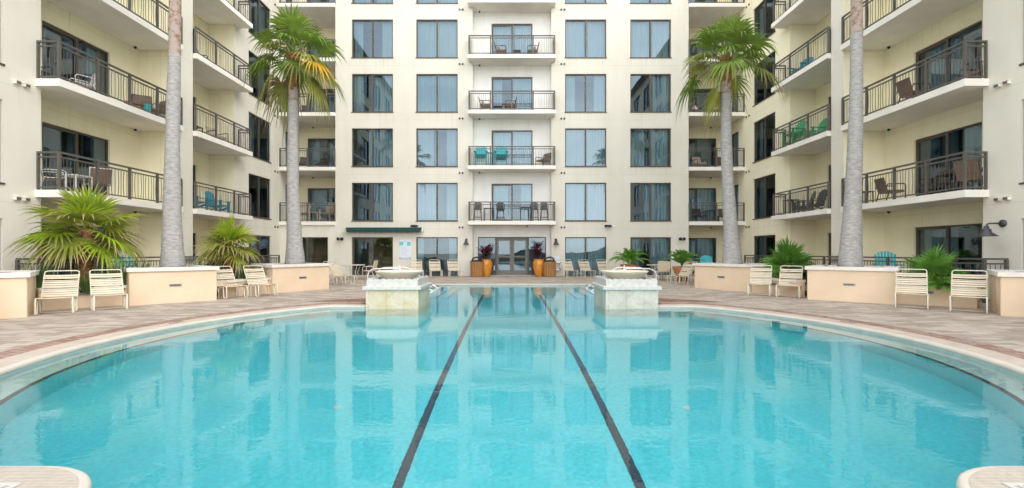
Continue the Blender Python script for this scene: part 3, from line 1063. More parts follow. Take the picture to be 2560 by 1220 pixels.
# bays beside the facade
for s in (-1, 1):
    m = s < 0
    wall("bay_wall", (9.88, 26.85), (9.88, 29.35), [], M['cream'], mirror=m)
    ops = [(10.1 - 9.88, 12.5 - 9.88, fl(k, 0.02), fl(k, 2.2), 'door', 'r') for k in range(0 if s > 0 else 1, 6)]
    wall("bay_wall", (9.88, 29.35), (13.0, 29.35), ops, M['yellow'], mirror=m)
    # wing wall from the bay to the inner recess: runs toward the camera
    ops = [(29.35 - 28.5, 29.35 - 27.56, fl(k, 0.02), fl(k, 2.2), 'door', 'none') for k in range(6)]
    ops += [(29.35 - 25.87, 29.35 - 23.7, fl(k, 0.06), fl(k, 2.2), 'window', 'd') for k in range(6)]
    wall("wing_wall", (13.0, 29.35), (13.0, 22.45), ops, M['yellow'] if s > 0 else M['cream'], mirror=m)
    # inner recess
    wall("recess_wall", (14.2, 22.45), (13.0, 22.45), [], M['yellow'], mirror=False) if s > 0 else \
        wall("recess_wall", (-13.0, 22.45), (-14.2, 22.45), [], M['yellow'])
    ops = [(22.45 - 21.6, 22.45 - 19.2, fl(k, 0.02), fl(k, 2.2), 'door', 'd') for k in range(6)]
    wall("recess_wall", (14.2, 22.45), (14.2, 18.8), ops, M['yellow'], mirror=m)
    # pilaster
    wall("pilaster", (12.5, 18.8), (12.5, 18.1), [], M['cream'], mirror=m)
    wall("pilaster", (14.2, 18.8), (12.5, 18.8), [], M['cream']) if s > 0 else wall("pilaster", (-12.5, 18.8), (-14.2, 18.8), [], M['cream'])
    # (faces +Y: order reversed so that it looks away from the camera)
    wall("recess_wall", (12.5, 18.1), (14.04, 18.1), [], M['yellow'], mirror=m)
    ops = [(18.1 - 16.76, 18.1 - 14.34, fl(k, 0.02), fl(k, 2.2), 'door', 'd') for k in range(6)]
    wall("recess_wall", (14.04, 18.1), (14.04, 13.3), ops, M['yellow'], mirror=m)
    wall("recess_wall", (14.04, 13.3), (13.05, 13.3), [], M['yellow'], mirror=m)
    ops = []
    for k in range(6):
        for (b, a) in ((10.1, 12.3), (6.3, 8.5), (2.6, 4.8), (-1.2, 1.0))[:(4 if k > 0 else 3)]:
            ops.append((13.3 - a, 13.3 - b, fl(k, 0.06), fl(k, 2.2), 'window', 'd'))
    wall("wing_wall", (13.05, 13.3), (13.05, -2.0), ops, M['cream'], mirror=m)
# left bay ground floor is closed flush with the facade
wall("bay_wall", (-13.0, 26.86), (-9.885, 26.86), [(0.4, 2.7, 0.02, 2.17, 'door', 'none')], M['cream'], z0=0, z1=H - .2)

# rooms behind the glass; roof and outer skin added unseen to block sky light
room = MB()
room.quad((-12.6, 30.4, 0), (12.6, 30.4, 0), (12.6, 30.4, WTOP - .1), (-12.6, 30.4, WTOP - .1)); room.quad((-9.7, 30.4, WTOP), (9.7, 30.4, WTOP), (9.7, 30.4, TOP), (-9.7, 30.4, TOP))
for s in (-1, 1):
    room.quad((15.9 * s, -1.95, 0), (15.9 * s, 30, 0), (15.9 * s, 30, WTOP - .1), (15.9 * s, -1.95, WTOP - .1))
for k in range(0, 8):
    z = k * H - 0.12 if k else 0.01
    room.quad((-9.7, 27.56, z), (9.7, 27.56, z), (9.7, 30.4, z), (-9.7, 30.4, z))
    for s in (-1, 1) if k <= 6 else ():
        for (x0, x1, ya, yb) in ((13.2, 15.9, -1.9, 13.2), (14.25, 15.9, 13.4, 18.0), (14.4, 15.9, 18.9, 22.4), (13.2, 15.9, 22.6, 30), (9.95, 13.1, 29.55, 30.4)):
            room.quad((x0 * s, ya, z), (x1 * s, ya, z), (x1 * s, yb, z), (x0 * s, yb, z))
for x in (-6.0, -2.35, 2.35, 6.0):
    room.quad((x, 27.58, 0), (x, 30.4, 0), (x, 30.4, TOP), (x, 27.58, TOP))
for s in (-1, 1):
    for y in (5.5, 9.3, 13.25, 17.6, 22.5, 26.5):
        x0 = 14.45
        room.quad((x0 * s, y, 0), (15.9 * s, y, 0), (15.9 * s, y, WTOP - .1), (x0 * s, y, WTOP - .1))
room.build("room_interior", M['interior'], hotel)
bar = MB()
bar.box(-9.0, -6.6, 29.6, 29.9, 0.02, 2.7); bar.box(-8.6, -7.0, 28.6, 29.0, 0.02, 1.05)
bar.box(-12.7, -10.1, 28.6, 28.75, .02, 2.7)
bar.build("bar_counter", M['interior_warm'], hotel)
rf = MB()
rf.quad((-9.88, 26.86, TOP), (9.88, 26.86, TOP), (9.88, 40, TOP), (-9.88, 40, TOP))
rf.quad((-30, 29.41, WTOP), (-9.89, 29.41, WTOP), (-9.89, 40, WTOP), (-30, 40, WTOP)); rf.quad((9.89, 29.41, WTOP), (30, 29.41, WTOP), (30, 40, WTOP), (9.89, 40, WTOP))
for s in (-1, 1): rf.quad((9.885 * s, 29.35, WTOP), (9.885 * s, 40, WTOP), (9.885 * s, 40, TOP), (9.885 * s, 29.35, TOP))
for s in (-1, 1):
    rf.quad((12.45 * s, -2.0, WTOP), (30 * s, -2.0, WTOP), (30 * s, 29.4, WTOP), (12.45 * s, 29.4, WTOP))
rf.build("unseen_roof", M['unseen_roof'], hotel)
ow = MB()
ow.quad((-30, 40, 0), (30, 40, 0), (30, 40, WTOP), (-30, 40, WTOP)); ow.quad((-9.88, 40, WTOP), (9.88, 40, WTOP), (9.88, 40, TOP), (-9.88, 40, TOP))
for s in (-1, 1):
    ow.quad((30 * s, -2.0, 0), (30 * s, 40, 0), (30 * s, 40, WTOP), (30 * s, -2.0, WTOP))
    ow.quad((13.05 * s, -2.0, 0), (30 * s, -2.0, 0), (30 * s, -2.0, WTOP), (13.05 * s, -2.0, WTOP))
ow.build("unseen_outer_wall", M['cream'], hotel)


# balconies
def baluster(b, p, zb, zt, bow, r=0.0085):
    if abs(bow[0]) + abs(bow[1]) < 1e-6:
        b.tube([(p[0], p[1], zb), (p[0], p[1], zt)], r, 4)
    else:
        pts = []
        for t in (0, .25, .5, .75, 1):
            q = sin(pi * t) * 0.028
            pts.append((p[0] + bow[0] * q, p[1] + bow[1] * q, zb + (zt - zb) * t))
        b.tube(pts, r, 4)


def railing_mesh(path, h=1.06, post_gap=1.34, name="railing", bar_gap=0.115, zoff=0.0):
    b = MB()
    for i in range(len(path) - 1):
        a, c = Vector(path[i]), Vector(path[i + 1])
        d = c - a; L = d.length; d.normalize()
        for z, w, t in ((h - .025, .032, .025), (h - .15, .02, .02), (.075, .02, .018)):
            ex = 0.02
            p, q = a - d * ex, c + d * ex
            nrm = Vector((-d.y, d.x)) * w
            vs = []
            for zz in (z - t, z + t):
                for pt in (p - nrm, q - nrm, q + nrm, p + nrm):
                    vs.append((pt.x, pt.y, zz + zoff + i * 0.002))
            b.add(vs, [(3, 2, 1, 0), (4, 5, 6, 7), (0, 1, 5, 4), (1, 2, 6, 5), (2, 3, 7, 6), (3, 0, 4, 7)])
        n = max(1, round(L / post_gap))
        for k in range(n + 1):
            if i > 0 and k == 0: continue
            p = a + d * (L * k / n)
            r = 0.033
            b.box(p.x - r, p.x + r, p.y - r, p.y + r, zoff, h - 0.05 + zoff)
        nb = max(2, round(L / bar_gap))
        for k in range(1, nb):
            p = a + d * (L * k / nb)
            ph = k % 4
            bow = (0, 0) if ph in (0, 2) else ((d.x, d.y) if ph == 1 else (-d.x, -d.y))
            baluster(b, (p.x, p.y), .08 + zoff, h - .15 + zoff, bow)
    return b.mesh(name, M['rail'])


def slab_mesh(poly, t=0.2):
    b = MB(); b.prism(poly, -t, 0.0)
    return b.mesh("balcony_slab", M['slab'])


def ccw(poly):
    a = sum(poly[i][0] * poly[(i + 1) % len(poly)][1] - poly[(i + 1) % len(poly)][0] * poly[i][1] for i in range(len(poly)))
    return poly if a > 0 else poly[::-1]


defs = []
defs.append((ccw([(-2.42, 26.3), (2.40, 26.3), (2.40, 26.845), (2.195, 26.845), (2.195, 27.395), (-2.195, 27.395), (-2.195, 26.845), (-2.42, 26.845)]),
             [(-2.36, 26.83), (-2.36, 26.35), (2.34, 26.35), (2.34, 26.83)], range(1, 6)))
for s in (-1, 1):
    mm = lambda pts: [(x * s, y) for x, y in pts]
    defs.append((ccw(mm([(12.38, 13.13), (13.2, 13.13), (13.2, 13.295), (13.045, 13.295), (14.03, 13.305), (14.03, 18.09), (12.38, 18.09)])),
                 mm([(13.04, 13.2), (12.45, 13.2), (12.45, 18.07)]), range(1, 5)))
    defs.append((ccw(mm([(12.34, 18.81), (14.19, 18.81), (14.19, 22.44), (12.995, 22.44), (12.995, 22.86), (12.34, 22.86)])),
                 mm([(12.42, 18.83), (12.42, 22.78), (12.98, 22.78)]), range(1, 6)))
    defs.append((ccw(mm([(9.885, 26.76), (12.995, 26.76), (12.995, 29.34), (9.885, 29.34)])),
                 mm([(9.9, 26.83), (12.96, 26.83)]), range(1, 6)))
for poly, path, ks in defs:
    sm, rm = slab_mesh(poly), railing_mesh(path)
    for k in ks:
        so = link("balcony_slab", sm, hotel, (0, 0, k * H))
        link("railing", rm, so)

# vents, sensors
vb = MB()
vb.lathe([(0.055, 0), (0.055, 0.03), (0.045, 0.05), (0.0, 0.055)], 12)
vb.v = [(x, -z, y) for x, y, z in vb.v]
vent_me = vb.mesh("exhaust_vent", M['vent'], True)
for k in range(0, 6):
    z = fl(k, 2.72)
    for x in (-2.93, -2.76, 2.76, 2.93):
        link("exhaust_vent", vent_me, hotel, (x, 26.85, z))
hv = MB()
hv.box(-0.07, 0.07, -0.09, 0, -0.03, 0.05); hv.box(-.085, .085, -.11, 0, .05, .06)
hood_me = hv.mesh("exhaust_hood", M['slab'])
vo = MB(); vo.quad((-.06, -.092, -.028), (.06, -.092, -.028), (.06, -.092, .035), (-.06, -.092, .035))
vo_me = vo.mesh("hood_opening", M['vent'])
for s in (-1, 1):
    rz = -pi / 2 if s > 0 else pi / 2
    for k in range(0, 5):
        for y in (26.3, 26.6):
            link("exhaust_vent", vent_me, hotel, (13.0 * s, y, fl(k, 2.72)), rz)
    for k in range(0, 4):
        for y in (12.62, 12.86):
            h_ = link("exhaust_hood", hood_me, hotel, (13.05 * s, y, fl(k, 2.74)), rz)
            link("hood_opening", vo_me, h_)
sb = MB(); sb.lathe([(0.05, 0.0), (0.05, -0.03), (0.035, -0.07), (0.0, -0.085)], 12)
sens_me = sb.mesh("ceiling_sensor", M['black'], True)
for k in range(1, 6):
    link("ceiling_sensor", sens_me, hotel, (-1.85 if k > 1 else 0.85, 27.3, k * H - .2))
for s in (-1, 1):
    for k in range(1, 5):
        link("ceiling_sensor", sens_me, hotel, (13.93 * s, 17.75, k * H - .2))
        link("ceiling_sensor", sens_me, hotel, (12.1 * s, 29.2, k * H - .2))

# ------------------------------------------------------------------ ground floor terrace railings
for s in (-1, 1):
    path = [(x * s, y) for x, y in ((13.0, 12.62), (12.42, 12.62), (12.42, 25.6), (12.97, 25.6))]
    o = link("terrace_railing", railing_mesh(path, 1.18, 1.6, "terrace_railing", 0.13))
    tag(o, "dark metal terrace railing along the ground floor rooms, %s side of the pool" % ("left" if s < 0 else "right"),
        "railing", "ground floor terrace railings")


# ------------------------------------------------------------------ planters
def planter_box(inner, outer, depth, h, label, lit=True):
    """inner/outer: base corners of the face toward the pool"""
    A, B = Vector(inner), Vector(outer)
    if A.x > B.x: A, B = B, A          # A left, B right in view
    d = B - A; L = d.length
    rz = atan2(d.y, d.x)
    t = thing("planter_box", label, "planter", (A.x, A.y, 0), rz, "tall peach planters with palms")
    b = MB(); b.bbox(0, L, 0, depth, 0, h - .10, 0.012); b.build("planter_body", M['planter'], t)
    c = MB()
    o, w = 0.05, 0.26
    c.box(-o, L + o, -o, w, h - .098, h)
    c.box(-o, L + o, depth - w, depth + o, h - .098, h)
    c.box(-o, w, w, depth - w, h - .098, h); c.box(L - w, L + o, w, depth - w, h - .098, h)
    c.build("coping", M['capstone'], t)
    s_ = MB(); s_.quad((w, w, h - .03), (L - w, w, h - .03), (L - w, depth - w, h - .03), (w, depth - w, h - .03))
    s_.build("soil", M['soil'], t)
    if lit:
        q = MB(); q.box(L / 2 - .14, L / 2 + .14, -.012, -.001, h * .46, h * .46 + .065)
        lo = q.build("step_light", M['steplight'], t)
        q = MB(); q.box(L / 2 - .11, L / 2 + .11, -.016, -.013, h * .46 + .018, h * .46 + .045); q.build("lens", M['vent'], lo)
    return t


PA = ((-8.25, 13.42), (-9.52, 11.93)); PB = ((-6.66, 17.5), (-7.75, 15.55))
planter_box(PA[0], PA[1], 1.9, .94, "tall peach stucco planter left of pool, bare grey trunk cut off by frame top")
planter_box(PB[0], PB[1], 1.75, .93, "tall peach planter left, under the palm with a yellow frond")
planter_box((8.33, 13.55), (9.8, 12.25), 1.9, .94, "tall peach planter right of pool holding the bare grey trunk cut off by frame top")
planter_box((6.8, 17.9), (7.92, 15.9), 1.75, .93, "tall peach planter right, under the all green palm")
planter_box((-9.95, 9.85), (-11.45, 8.6), 1.9, .92, "tall peach planter cut by left edge of frame beside white strap chairs", False)
planter_box((10.28, 10.1), (11.78, 8.85), 1.9, .92, "tall peach planter cut by right edge of frame below barn lamp", False)


def low_wall(pts, label):
    """curved low retaining wall with pale coping"""
    t = thing("planter_wall", label, "planter wall", (pts[0][0], pts[0][1], 0), 0, "low planting bed walls")
    o = pts[0]
    P = [Vector((x - o[0], y - o[1])) for x, y in pts]
    def strip(w0, w1, z0, z1):
        mb = MB()
        ring0, ring1 = [], []
        for i, p in enumerate(P):
            d = (P[min(i + 1, len(P) - 1)] - P[max(i - 1, 0)]).normalized()
            n = Vector((-d.y, d.x))
            if n.y < 0: n = -n
            ring0.append(p + n * w0); ring1.append(p + n * w1)
        poly = [(v.x, v.y) for v in ring0] + [(v.x, v.y) for v in reversed(ring1)]
        mb.prism(ccw(poly), z0, z1)
        return mb
    strip(0.0, .24, 0, .44).build("wall_body", M['planter'], t)
    strip(-.04, .28, .441, .51).build("coping", M['capstone'], t)
    mid = (P[len(P) // 2] + P[len(P) // 2 - 1]) / 2
    d = (P[-1] - P[0]).normalized()
    q = MB(); q.box(-.16, .16, -.03, .0, .30, .365)
    lo = q.build("step_light", M['steplight'], t, (mid.x, mid.y, 0), atan2(d.y, d.x))
    q = MB(); q.box(-.13, .13, -.034, -.031, .318, .345); q.build("lens", M['vent'], lo)
    return t


def curve(a, b, bulge, n=10):
    a, b = Vector(a), Vector(b)
    d = b - a
    nrm = Vector((-d.y, d.x)).normalized()
    return [tuple(a + d * i / n + nrm * bulge * sin(pi * i / n)) for i in range(n + 1)]


low_wall(curve((-10.75, 10.9), (-9.55, 12.25), .06), "low curved peach bed wall behind two near left strap chairs")
low_wall(curve((-8.35, 14.05), (-7.85, 15.7), .06), "low curved peach bed wall behind the strap chairs between the left planters")
low_wall(curve((7.95, 15.9), (8.45, 14.2), .06), "low curved peach bed wall behind the strap chairs between the right planters")
low_wall(curve((9.85, 12.6), (10.95, 11.3), .06), "low curved peach bed wall behind two near right strap chairs")
# planting beds
for i, poly in enumerate(([(-10.7, 11.1), (-9.6, 12.3), (-10.6, 14.1), (-12.2, 13.2)], [(-8.3, 14.3), (-8.0, 15.7), (-9.9, 17.0), (-10.6, 15.1)],
                          [(10.9, 11.5), (9.9, 12.7), (11.0, 14.3), (12.2, 13.0)], [(8.45, 14.4), (8.1, 15.9), (9.9, 17.2), (10.6, 15.3)])):
    b = MB(); b.add([(x, y, .36) for x, y in ccw(poly)], [(0, 1, 2, 3)])
    struct(b.build("bed_soil", M['soil']))


# ------------------------------------------------------------------ palms
def fan_frond(theta, Lp, R, rng, nleaf=24, droop=0.30, spread=125, wid=0.105, split=0.45, cup=0.25):
    """one palmate frond: petiole at elevation theta, blade of pleated leaflets; +Y outward"""
    b = MB()
    p = Vector((0, cos(theta), sin(theta)))
    pet = []
    for i in range(5):
        t = i / 4
        q = p * Lp * t + Vector((0, 0, -droop * .35 * Lp * t * t))
        pet.append(q)
    b.tube(pet, [0.022, .019, .016, .013, .010], 5)
    hub = pet[-1]
    pd = (pet[-1] - pet[-2]).normalized()
    sd = Vector((1, 0, 0))
    nrm = sd.cross(pd).normalized()
    tw = rng.uniform(-.35, .35)
    sd = (Matrix.Rotation(tw, 3, pd) @ sd); nrm = (Matrix.Rotation(tw, 3, pd) @ nrm)
    for k in range(nleaf):
        a = radians(-spread + 2 * spread * k / (nleaf - 1)) + rng.uniform(-.03, .03)
        fa = abs(a) / radians(spread)
        ln = R * (1.0 - .38 * fa ** 1.6) * rng.uniform(.9, 1.08)
        d = (pd * cos(a) + sd * sin(a) + nrm * cup * fa).normalized()
        side = (-pd * sin(a) + sd * cos(a)).normalized()
        dr = droop * rng.uniform(.75, 1.35)
        ts = (0.02, .25, split, .66, .85, 1.0)
        vs, tips = [], []
        for t in ts:
            s_ = ln * t
            c = hub + d * s_ + Vector((0, 0, -dr * s_ * s_ / R * (1 + 1.4 * max(0, t - split))))
            if t <= split:
                w = s_ * math.tan(radians(spread) / (nleaf - 1)) * 1.02 + .002
            else:
                w0 = ln * split * math.tan(radians(spread) / (nleaf - 1)) * 1.02
                w = w0 * (1 - ((t - split) / (1 - split)) ** 1.3) * 1.0
            up = nrm * (w * .45)
            vs += [c - side * w + up, c - up * .4, c + side * w + up]
            tt = max(0, (t - .62) / .38) ** 1.3
            tips += [tt, tt * .8, tt]
        fs = []
        for i in range(len(ts) - 1):
            o = i * 3
            fs += [(o, o + 1, o + 4, o + 3), (o + 1, o + 2, o + 5, o + 4)]
        b.add(vs, fs, tips)
    return b


def frond_set(R, Lp, seed, mats, droops):
    rng = random.Random(seed)
    sets = []
    for th, dr in droops:
        th = radians(th)
        ms = []
        for k in range(2):
            fb = fan_frond(th, Lp * rng.uniform(.85, 1.15), R * rng.uniform(.9, 1.1), rng, droop=dr)
            ms.append([fb.mesh("frond", M[mn]) for mn in mats])
        sets.append(ms)
    return sets


TALL_CLS = [(80, .14), (58, .24), (34, .34), (12, .42), (-10, .48), (-38, .55), (-66, .5)]
tall_set = frond_set(1.02, 1.0, 5, ['leaf', 'leaf_old', 'leaf_yel', 'leaf_dead'], TALL_CLS)
LOW_CLS = [(80, .06), (56, .12), (30, .2), (4, .30), (-18, .34)]
low_set = frond_set(.92, .52, 8, ['leaf_lime', 'leaf_limeold'], LOW_CLS)
deep_set = frond_set(.85, .5, 9, ['leaf_deep'], LOW_CLS)


def palm_crown(root, z, x, y, sets, counts, rng, pick, sc=1.0, extra=None, jit=0.17):
    for ci, cnt in enumerate(counts):
        off = rng.uniform(0, 6.28)
        for k in range(cnt):
            m = sets[ci][rng.randrange(2)]
            me = m[pick(ci, rng)]
            o = link("frond", me, root, (x, y, z - 0.05 * ci), off + 2 * pi * k / cnt + rng.uniform(-.3, .3))
            if jit: o.rotation_euler = (rng.uniform(-jit, jit), rng.uniform(-jit, jit), o.rotation_euler[2])
            s_ = sc * rng.uniform(.88, 1.1)
            o.scale = (s_, s_, s_)
    if extra:
        for ci, mi, rz in extra:
            o = link("frond", sets[ci][0][mi], root, (x + (.12 if mi == 2 else 0), y - (.25 if mi == 2 else 0), z - .22), rz)
            if mi == 2: o['label'] = "yellow dying frond"


def palm_trunk(base_r, prof, lean, z0, z1, seed):
    """prof: list of (t, r)"""
    rng = random.Random(seed)
    pts, rs = [], []
    n = 120
    for i in range(n + 1):
        t = i / n
        z = z0 + (z1 - z0) * t
        for (ta, ra), (tb, rb) in zip(prof, prof[1:]):
            if ta <= t <= tb:
                r = ra + (rb - ra) * (t - ta) / (tb - ta)
        r *= 1 + .012 * sin(i * 1.9) + rng.uniform(-.022, .012) + .02 * sin(t * 23 + seed)
        pts.append((lean[0] * t + .035 * sin(t * 6 + seed), lean[1] * t, z)); rs.append(r)
    return pts, rs


def tall_palm(loc, base_z, z_brown, z_top, lean, prof, label, seed, crown_counts, yellow=None, crown_sc=1.0, bark='trunk_b'):
    t = thing("palm_tree", label, "palm tree", (loc[0], loc[1], base_z), 0, "tall palms in the planters")
    rng = random.Random(seed)
    pts, rs = palm_trunk(0, prof, lean, 0, z_top, seed)
    k = next(i for i, p in enumerate(pts) if p[2] >= z_brown)
    b = MB(); b.tube(pts[:k + 1], rs[:k + 1], 18); b.build("trunk", M['trunk'], t, smooth=True)
    b = MB()
    if bark == 'trunk_b':                   # a short peeling stretch between grey trunk and fibrous sheath
        k2 = k + 7
        q = MB(); q.tube(pts[k:k2 + 1], [r * 1.01 for r in rs[k:k2 + 1]], 18); q.build("peeling_bark", M['trunk_p'], t, smooth=True)
        k = k2
    b.tube(pts[k:], [r * (1.04 if bark == 'trunk_b' else 1.004) for r in rs[k:]], 18)
    nb = int((z_top - z_brown) * 34) if bark == 'trunk_b' else 0
    for i in range(nb):                     # leaf-base stubs in a spiral
        f = i / nb
        p = Vector(pts[min(len(pts) - 1, k + int(f * (len(pts) - k)))])
        z = pts[k][2] - .12 + (z_top - pts[k][2] + .12) * f
        a = i * 2.4
        r = rs[min(len(rs) - 1, k + int(f * (len(rs) - k)))]
        d = Vector((cos(a), sin(a), 0)); sd = Vector((-sin(a), cos(a), 0))
        c = Vector((p.x, p.y, z)) + d * r * .95
        L = rng.uniform(.10, .2) * (0.6 + .7 * f); w = rng.uniform(.035, .06)
        tip = c + d * L * .55 + Vector((0, 0, L))
        b.add([c - sd * w, c + sd * w, c + sd * w * .6 + d * .03 + Vector((0, 0, -.05)), tip - sd * w * .45, tip + sd * w * .45],
              [(0, 1, 4, 3), (1, 2, 4), (2, 0, 3), (2, 3, 4), (0, 2, 1)])
    b.build("bark_sheath", M[bark], t)
    tx, ty = pts[-1][0], pts[-1][1]

    def pick(ci, r):
        if ci <= 2: return 0
        if ci == 3: return r.choice([0, 0, 1])
        if ci == 4: return r.choice([0, 1, 1])
        return r.choice([1, 1, 3])
    palm_crown(t, z_top, tx, ty, tall_set, crown_counts, rng, pick, crown_sc, yellow)
    return t


PROF = [(0, .34), (.06, .30), (.16, .25), (.3, .215), (.6, .185), (1.0, .175)]
tall_palm((-7.8, 17.2), .9, 5.85, 7.55, (-.05, 0), PROF,
          "tall fan palm left of pool with one yellow hanging frond and red brown upper trunk", 21, (4, 5, 7, 6, 4, 2, 1),
          [(4, 2, -1.95), (5, 1, -1.7), (5, 1, -1.2), (5, 1, 2.2)], .92)
tall_palm((7.86, 17.2), .9, 6.05, 7.4, (-.25, 0), PROF,
          "tall fan palm right of pool with all green crown", 33, (4, 5, 7, 6, 4, 1, 1), None, 0.90)
PROF2 = [(0, .31), (.05, .27), (.14, .225), (.35, .18), (.62, .15), (.8, .14), (1.0, .15)]
tall_palm((-9.46, 13.4), .9, 5.9, 9.9, (.03, 0), PROF2,
          "grey palm trunk rising out of frame from the near left planter", 41, (4, 6, 8, 8, 5), None, .95, 'trunk_p')
tall_palm((9.47, 13.4), .9, 6.5, 9.9, (.22, 0), PROF2,
          "grey palm trunk rising out of frame from the near right planter", 43, (4, 6, 8, 8, 5), None, .95, 'trunk_p')


def low_palm(loc, z_trunk, label, seed, sets, counts, sc, pick, trunk=True):
    t = thing("fan_palm", label, "fan palm", (loc[0], loc[1], .34), 0, "short fan palms in the beds")
    rng = random.Random(seed)
    pts, rs = palm_trunk(0, [(0, .15), (.5, .16), (1, .12)], (.0, 0), 0, z_trunk, seed)
    b = MB(); b.tube(pts, rs, 12)
    for i in range(40):
        f = i / 40; a = i * 2.4; z = f * z_trunk; r = .14
        d = Vector((cos(a), sin(a), 0)); sd = Vector((-sin(a), cos(a), 0)); c = d * r + Vector((0, 0, z))
        tip = c + d * .12 + Vector((0, 0, .16))
        b.add([c - sd * .05, c + sd * .05, tip - sd * .02, tip + sd * .02], [(0, 1, 3, 2)])
    b.build("trunk", M['trunk_b'], t)
    palm_crown(t, z_trunk, 0, 0, sets, counts, rng, pick, sc, None, .28)
    return t


lowpick = lambda ci, r: 0 if ci < 2 else (r.choice([0, 0, 1]) if ci == 2 else r.choice([0, 1, 1]))
low_palm((-11.0, 12.4), 1.6, "big lime green fan palm with dry tan leaf tips in near left bed", 3, low_set, (2, 5, 7, 7, 5), 1.0, lowpick)
low_palm((-9.0, 15.3), 1.25, "smaller lime green fan palm in the bed between the two left planters", 4, low_set, (2, 4, 6, 6, 4), .80, lowpick)
low_palm((9.25, 16.0), .50, "dark green fan palm in the bed between the two right planters", 5, deep_set, (4, 6, 8, 8, 2), .85, lambda c, r: 0)
low_palm((11.2, 12.75), .38, "dark green fan palm behind two near right strap chairs", 6, deep_set, (3, 4, 7, 8, 3), .72, lambda c, r: 0)


# strap grasses
def grass_clump(seed, n=60, h=.7, spread=.35, m='grass', w=.016):
    rng = random.Random(seed)
    b = MB()
    for i in range(n):
        a = rng.uniform(0, 2 * pi); r0 = rng.uniform(0, spread * .4)
        base = Vector((r0 * cos(a), r0 * sin(a), 0))
        out = Vector((cos(a), sin(a), 0)); sd = Vector((-sin(a), cos(a), 0))
        L = h * rng.uniform(.6, 1.1); o = spread * rng.uniform(.3, 1.2); dr = rng.uniform(0, .35) * L
        vs, tips = [], []
        for t in (0, .35, .7, 1):
            c = base + out * o * t ** 1.4 + Vector((0, 0, L * t - dr * t * t * t))
            ww = w * (1 - t * .92)
            vs += [c - sd * ww, c + sd * ww]; tips += [max(0, t - .6)] * 2
        b.add(vs, [(0, 1, 3, 2), (2, 3, 5, 4), (4, 5, 7, 6)], tips)
    return b.mesh("ornamental_grass", M[m])


gm = [grass_clump(i, 110) for i in range(3)]
GP = [(-11.02, 11.15, "strap leaved grass clump beside the left edge planter"), (-10.25, 11.55, "strap leaved grass clump directly behind the leftmost strap chair"),
      (-9.85, 12.75, "strap leaved grass clump left of the tall planter with bare trunk"), (-9.86, 12.12, "strap leaved grass clump behind the second strap chair from the left"),
      (-8.45, 14.9, "strap leaved grass clump between the backs of the chairs by the left planters"),
      (-8.25, 15.5, "strap leaved grass clump at corner of the yellow frond palm planter"),
      (10.05, 12.85, "strap leaved grass clump right of the planter with bare right trunk"), (8.5, 15.0, "strap leaved grass clump below the dark fan palm between right planters")]
for i, (x, y, lab) in enumerate(GP):
    o = link("ornamental_grass", gm[i % 3], None, (x, y, .36), i * 1.3)
    tag(o, lab, "grass", "strap grasses in the beds")
    o.scale = (1, 1, (1.35, 1.0, 1.35, 1.35, .9, .9, 1.0, .8)[i])


def pinnate(seed, n_fr, L, hgt, m='leaf_deep', w=.017, leaf_l=.26):
    """arching feather-leaved palm clump"""
    rng = random.Random(seed)
    b = MB()
    for i in range(n_fr):
        a = i * 2.4 + rng.uniform(-.3, .3)
        el = rng.uniform(.6, 1.45)
        ln = L * rng.uniform(.75, 1.1)
        out = Vector((cos(a), sin(a), 0)); sd = Vector((-sin(a), cos(a), 0))
        pts = []
        for k in range(9):
            t = k / 8
            pts.append(out * ln * t * cos(el) * (1 + .25 * t) + Vector((0, 0, hgt + ln * sin(el) * t - ln * .62 * t * t * t * (1.2 - .5 * sin(el)))))
        b.tube(pts, [.009 - .0008 * k for k in range(9)], 4)
        for k in range(30):
            t = .18 + .82 * k / 29
            f = t * 8; i0 = min(7, int(f)); c = pts[i0].lerp(pts[i0 + 1], f - i0)
            dr = (pts[i0 + 1] - pts[i0]).normalized()
            ll = leaf_l * sin(pi * (0.15 + .8 * t)) * rng.uniform(.85, 1.1)
            for sg in (-1, 1):
                d = (sd * sg * .8 + dr * .6 + Vector((0, 0, .05))).normalized()
                mid = c + d * ll * .5; tip = c + d * ll + Vector((0, 0, -.3 * ll))
                wv = dr * w
                b.add([c - wv * .4, c + wv * .4, mid + wv, mid - wv, tip], [(0, 1, 2, 3), (3, 2, 4)], [0, 0, .1, .1, .6])
    return b


# sago-like plants in right beds
for (x, y, z, sc, lab) in ((10.55, 11.9, .3, .8, "low feathery plant beside the right edge planter"),
                           (9.6, 16.6, .6, 1.0, "feathery plant in the bed behind the near right planter trunk")):
    o = pinnate(int(x * 10), 16, .8, .1).build("cycad_plant", M['leaf_deep'], None, (x, y, z))
    o.scale = (sc,) * 3
    tag(o, lab, "plant", "feathery plants in the right beds")


